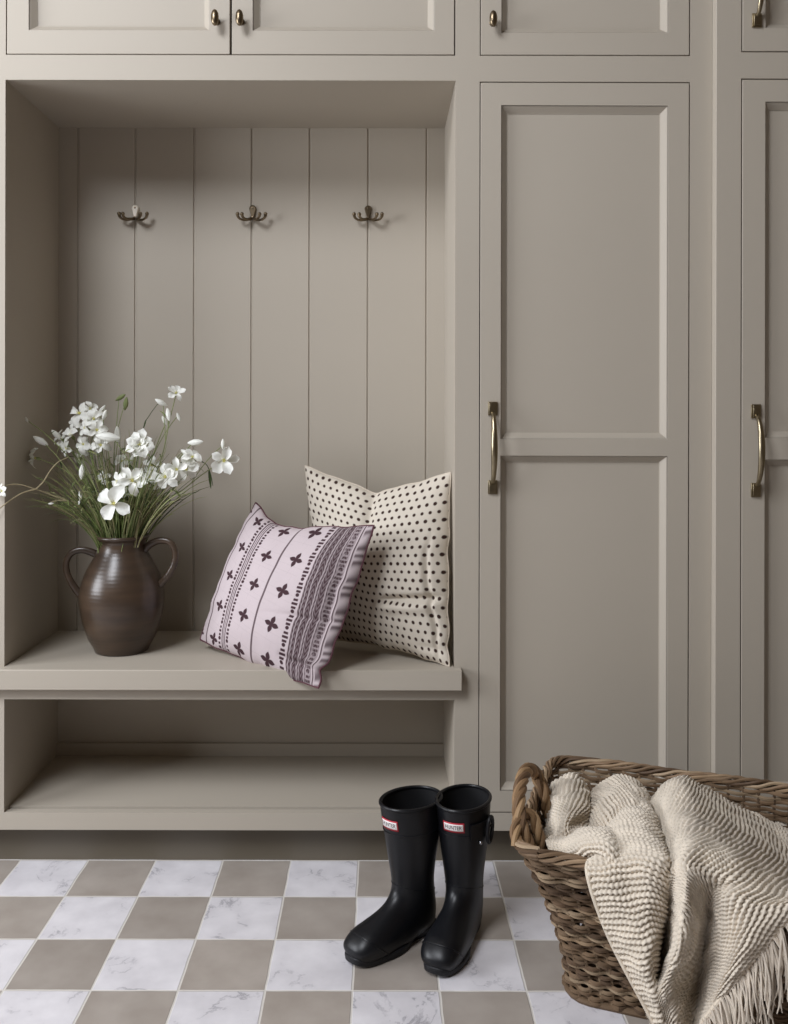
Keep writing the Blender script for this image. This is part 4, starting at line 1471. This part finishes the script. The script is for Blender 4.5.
# left flap: folded edge on its right, hem on its left
knit_flap = knit_patch([
    [(598, 838, .30), (612, 815, .30), (630, 792, .34), (646, 790, .36), (656, 812, .40), (662, 820, .46)],
    [(596, 842, .16), (612, 824, .14), (632, 806, .18), (648, 806, .20), (658, 818, .22), (662, 826, .34)],
    [(594, 852, .04), (610, 838, .05), (630, 828, .06), (648, 826, .08), (663, 836, .12), (666, 842, .24)],
    [(588, 866, -.035), (604, 861, -.035), (622, 856, -.03), (644, 852, -.035), (666, 856, -.03), (670, 862, .02)],
    [(592, 888, -.05), (608, 884, -.06), (628, 880, -.05), (648, 876, -.06), (667, 880, -.045), (672, 886, .0)],
    [(602, 917, -.045), (618, 913, -.06), (636, 908, -.06), (652, 905, -.06), (665, 908, -.03), (669, 910, .04)],
    [(614, 945, -.04), (628, 942, -.06), (642, 938, -.07), (653, 935, -.06), (661, 936, -.02), (664, 938, .05)],
    [(628, 972, -.04), (638, 970, -.06), (647, 966, -.07), (654, 963, -.055), (658, 962, -.02), (660, 962, .05)],
    [(641, 996, -.035), (648, 994, -.05), (654, 992, -.06), (659, 990, -.045), (662, 988, -.01), (664, 986, .03)],
    [(658, 1028, -.03), (662, 1026, -.04), (666, 1024, -.04), (669, 1022, -.02), (671, 1020, .0), (673, 1018, .02)],
], rot=PI / 2 + .12, n=420, m=330, wrink=.003, seed=3)
# two lobes heaped inside the basket
knit_patch([
    [(556, 806, .46), (562, 792, .46), (575, 788, .46), (588, 796, .46), (596, 808, .46)],
    [(549, 800, .36), (557, 781, .37), (573, 775, .37), (587, 786, .35), (596, 806, .36)],
    [(546, 815, .26), (556, 803, .22), (574, 798, .21), (590, 808, .23), (598, 824, .28)],
    [(547, 832, .18), (556, 826, .15), (567, 822, .12), (580, 826, .17), (598, 838, .2)],
    [(551, 848, .13), (560, 846, .10), (572, 842, .11), (586, 846, .12), (600, 852, .16)],
    [(556, 862, .12), (564, 860, .11), (575, 858, .11), (588, 860, .12), (600, 864, .14)],
], rot=.15, n=260, m=220, wrink=.005, seed=5)
knit_patch([
    [(584, 806, .48), (600, 794, .48), (620, 786, .48), (638, 792, .48), (652, 808, .48)],
    [(586, 800, .35), (600, 786, .36), (618, 777, .36), (637, 783, .35), (650, 800, .37)],
    [(588, 815, .26), (602, 802, .22), (619, 800, .22), (636, 802, .20), (654, 818, .24)],
    [(590, 830, .19), (602, 820, .16), (616, 822, .15), (632, 822, .12), (656, 838, .16)],
    [(592, 845, .15), (604, 838, .12), (616, 838, .10), (632, 842, .08), (654, 856, .12)],
    [(596, 862, .14), (606, 858, .12), (618, 858, .10), (632, 862, .10), (652, 870, .12)],
], rot=-.5, n=260, m=240, wrink=.005, seed=8)
# rolled lip lying on the front rim
knit_patch([
    [(548, 848, .22), (566, 842, .20), (590, 838, .2), (612, 838, .2), (628, 848, .2)],
    [(546, 838, .13), (565, 836, .11), (590, 828, .11), (612, 830, .10), (626, 846, .09)],
    [(548, 846, .06), (567, 848, .035), (590, 838, .01), (610, 840, .0), (625, 856, -.01)],
    [(556, 858, .035), (572, 859, .02), (590, 850, -.012), (607, 853, -.03), (620, 870, -.04)],
    [(564, 864, .05), (576, 864, .04), (592, 857, .01), (604, 860, .0), (614, 876, -.005)],
    [(568, 866, .09), (579, 867, .07), (592, 863, .06), (602, 866, .05), (610, 878, .04)],
], rot=PI / 2, n=200, m=260, wrink=.003, seed=2)
# layer behind at the right
knit_patch([
    [(725, 812, .60), (745, 812, .60), (770, 822, .60), (800, 838, .60), (840, 850, .60)],
    [(730, 806, .50), (750, 806, .50), (772, 814, .50), (800, 826, .50), (840, 840, .50)],
    [(735, 818, .42), (752, 818, .40), (775, 828, .38), (800, 842, .36), (840, 856, .34)],
    [(735, 840, .40), (752, 842, .36), (775, 850, .33), (800, 860, .28), (840, 872, .24)],
    [(735, 870, .40), (752, 872, .36), (778, 880, .30), (802, 890, .2), (840, 895, .16)],
], rot=.9, n=200, m=240, wrink=.003, seed=4)
throw = empty('knitted_throw', tuple(R0 + UU * .35 + VV * .05 + Vector((0, 0, .1))), 'chunky cream knitted throw with fringe spilling over the basket rim', 'blanket')
npmesh('knitted_cloth', np.concatenate(KV), np.concatenate(KF), M_knit, throw, np.concatenate(KC))
ccol = srgb(218, 205, 186)[:3]
mb = MB()
for i, A in enumerate((knit_flap[130:, 0], knit_main[210:, -1], knit_main[-1, :])):
    pts = [Vector(p) for p in A[::6]]
    mb.tube(pts, .0042, 8, col=ccol)
mb.build('hem', M_knit, throw)
# fringe
edge = [Vector(p) for p in knit_main[215:, -1][::1]] + [Vector(p) for p in knit_main[-1, ::-1]]
acc = [0]
for i in range(1, len(edge)): acc.append(acc[-1] + (edge[i] - edge[i - 1]).length)
rf = random.Random(5)
tot = acc[-1]
nt_ = int(tot / .0105)
fl = srgb(214, 202, 186)[:3]
for k in range(nt_):
    d = tot * (k + .5) / nt_
    i = min(range(len(acc)), key=lambda j: abs(acc[j] - d))
    p = edge[i]
    mb = MB()
    lean = .28 + rf.uniform(-.18, .22)
    L = rf.uniform(.085, .125)
    for q in range(6):
        ln = L * rf.uniform(.75, 1.05)
        z1 = max(.006, p.z - ln * .96)
        dx = ln * (lean * .55 + rf.uniform(-.14, .14)); dy = -rf.uniform(-.004, .02)
        p1 = p + Vector((rf.uniform(-.004, .004), rf.uniform(-.004, .002), 0))
        pts = bez([p1, p1 + Vector((dx * .8, dy * .5 - .008, -(p.z - z1) * .25)), p1 + Vector((dx * 1.0 + rf.uniform(-.01, .01), dy, -(p.z - z1) * .7)), Vector((p1.x + dx * .9 + rf.uniform(-.01, .01), p1.y + dy, z1))], 9)
        mb.tube(pts, [.0020, .0021, .0018, .0017, .0017, .0016, .0015, .0015, .0013, .0008], 5, col=shade(fl, rf.uniform(.85, 1.08)))
    mb.build('tassel', M_knit, throw)

# -------------------------------------------------------------- light, camera
w = bpy.data.worlds.new('World'); bpy.context.scene.world = w; w.use_nodes = True
w.node_tree.nodes['Background'].inputs[0].default_value = (.75, .86, 1, 1)
w.node_tree.nodes['Background'].inputs[1].default_value = 1.0

la = bpy.data.lights.new('window_daylight', 'AREA'); la.shape = 'RECTANGLE'; la.size = WY1 - WY0 - .1; la.size_y = WZ1 - WZ0 - .1
la.energy = 150; la.color = (.91, .94, 1.0)
lo = bpy.data.objects.new('window_daylight', la); C.objects.link(lo)
lo.location = (XL - .005, (WY0 + WY1) / 2, (WZ0 + WZ1) / 2)
lo.rotation_euler = (0, math.radians(-90), 0)
lo.rotation_euler = Vector((1, .2, -.1)).to_track_quat('-Z', 'Y').to_euler()
lo.location = (XL + .12, (WY0 + WY1) / 2, (WZ0 + WZ1) / 2)
ls = bpy.data.lights.new('added_overhead_light', 'AREA'); ls.shape = 'RECTANGLE'; ls.size = SX1 - SX0; ls.size_y = SY1 - SY0  # unseen overhead source, added to brighten floor and seat
ls.energy = 230; ls.color = (.91, .94, 1.0)
lso = bpy.data.objects.new('added_overhead_light', ls); C.objects.link(lso); lso.location = ((SX0 + SX1) / 2, (SY0 + SY1) / 2, ZC - .4)
lso.rotation_euler = Vector((.35, .5, -1)).to_track_quat('-Z', 'Y').to_euler()
# weak warm fill added behind the camera, no known lamp there
lb = bpy.data.lights.new('added_warm_fill', 'AREA'); lb.shape = 'DISK'; lb.size = 1.2; lb.energy = .8; lb.color = (1, .86, .7)
lc = bpy.data.objects.new('added_warm_fill', lb); C.objects.link(lc); lc.location = (.5, -.9, ZC - .03)

cam = bpy.data.cameras.new('camera'); cam.sensor_fit = 'HORIZONTAL'; cam.sensor_width = 36; cam.lens = F_PX / 788 * 36
cam.shift_x = (394 - VX) / 788; cam.shift_y = -(512 - HY) / 788
cam.clip_start = .05
co = bpy.data.objects.new('camera', cam); C.objects.link(co); co.location = (0, 0, CAMZ); co.rotation_euler = (PI / 2, math.radians(-.12), 0)
sc = bpy.context.scene
sc.camera = co
sc.view_settings.view_transform = 'Standard'; sc.view_settings.look = 'None'
sc.view_settings.gamma = 1; sc.view_settings.use_curve_mapping = False
sc.view_settings.exposure = -0.66
sc.cycles.max_bounces = 8; sc.cycles.diffuse_bounces = 6
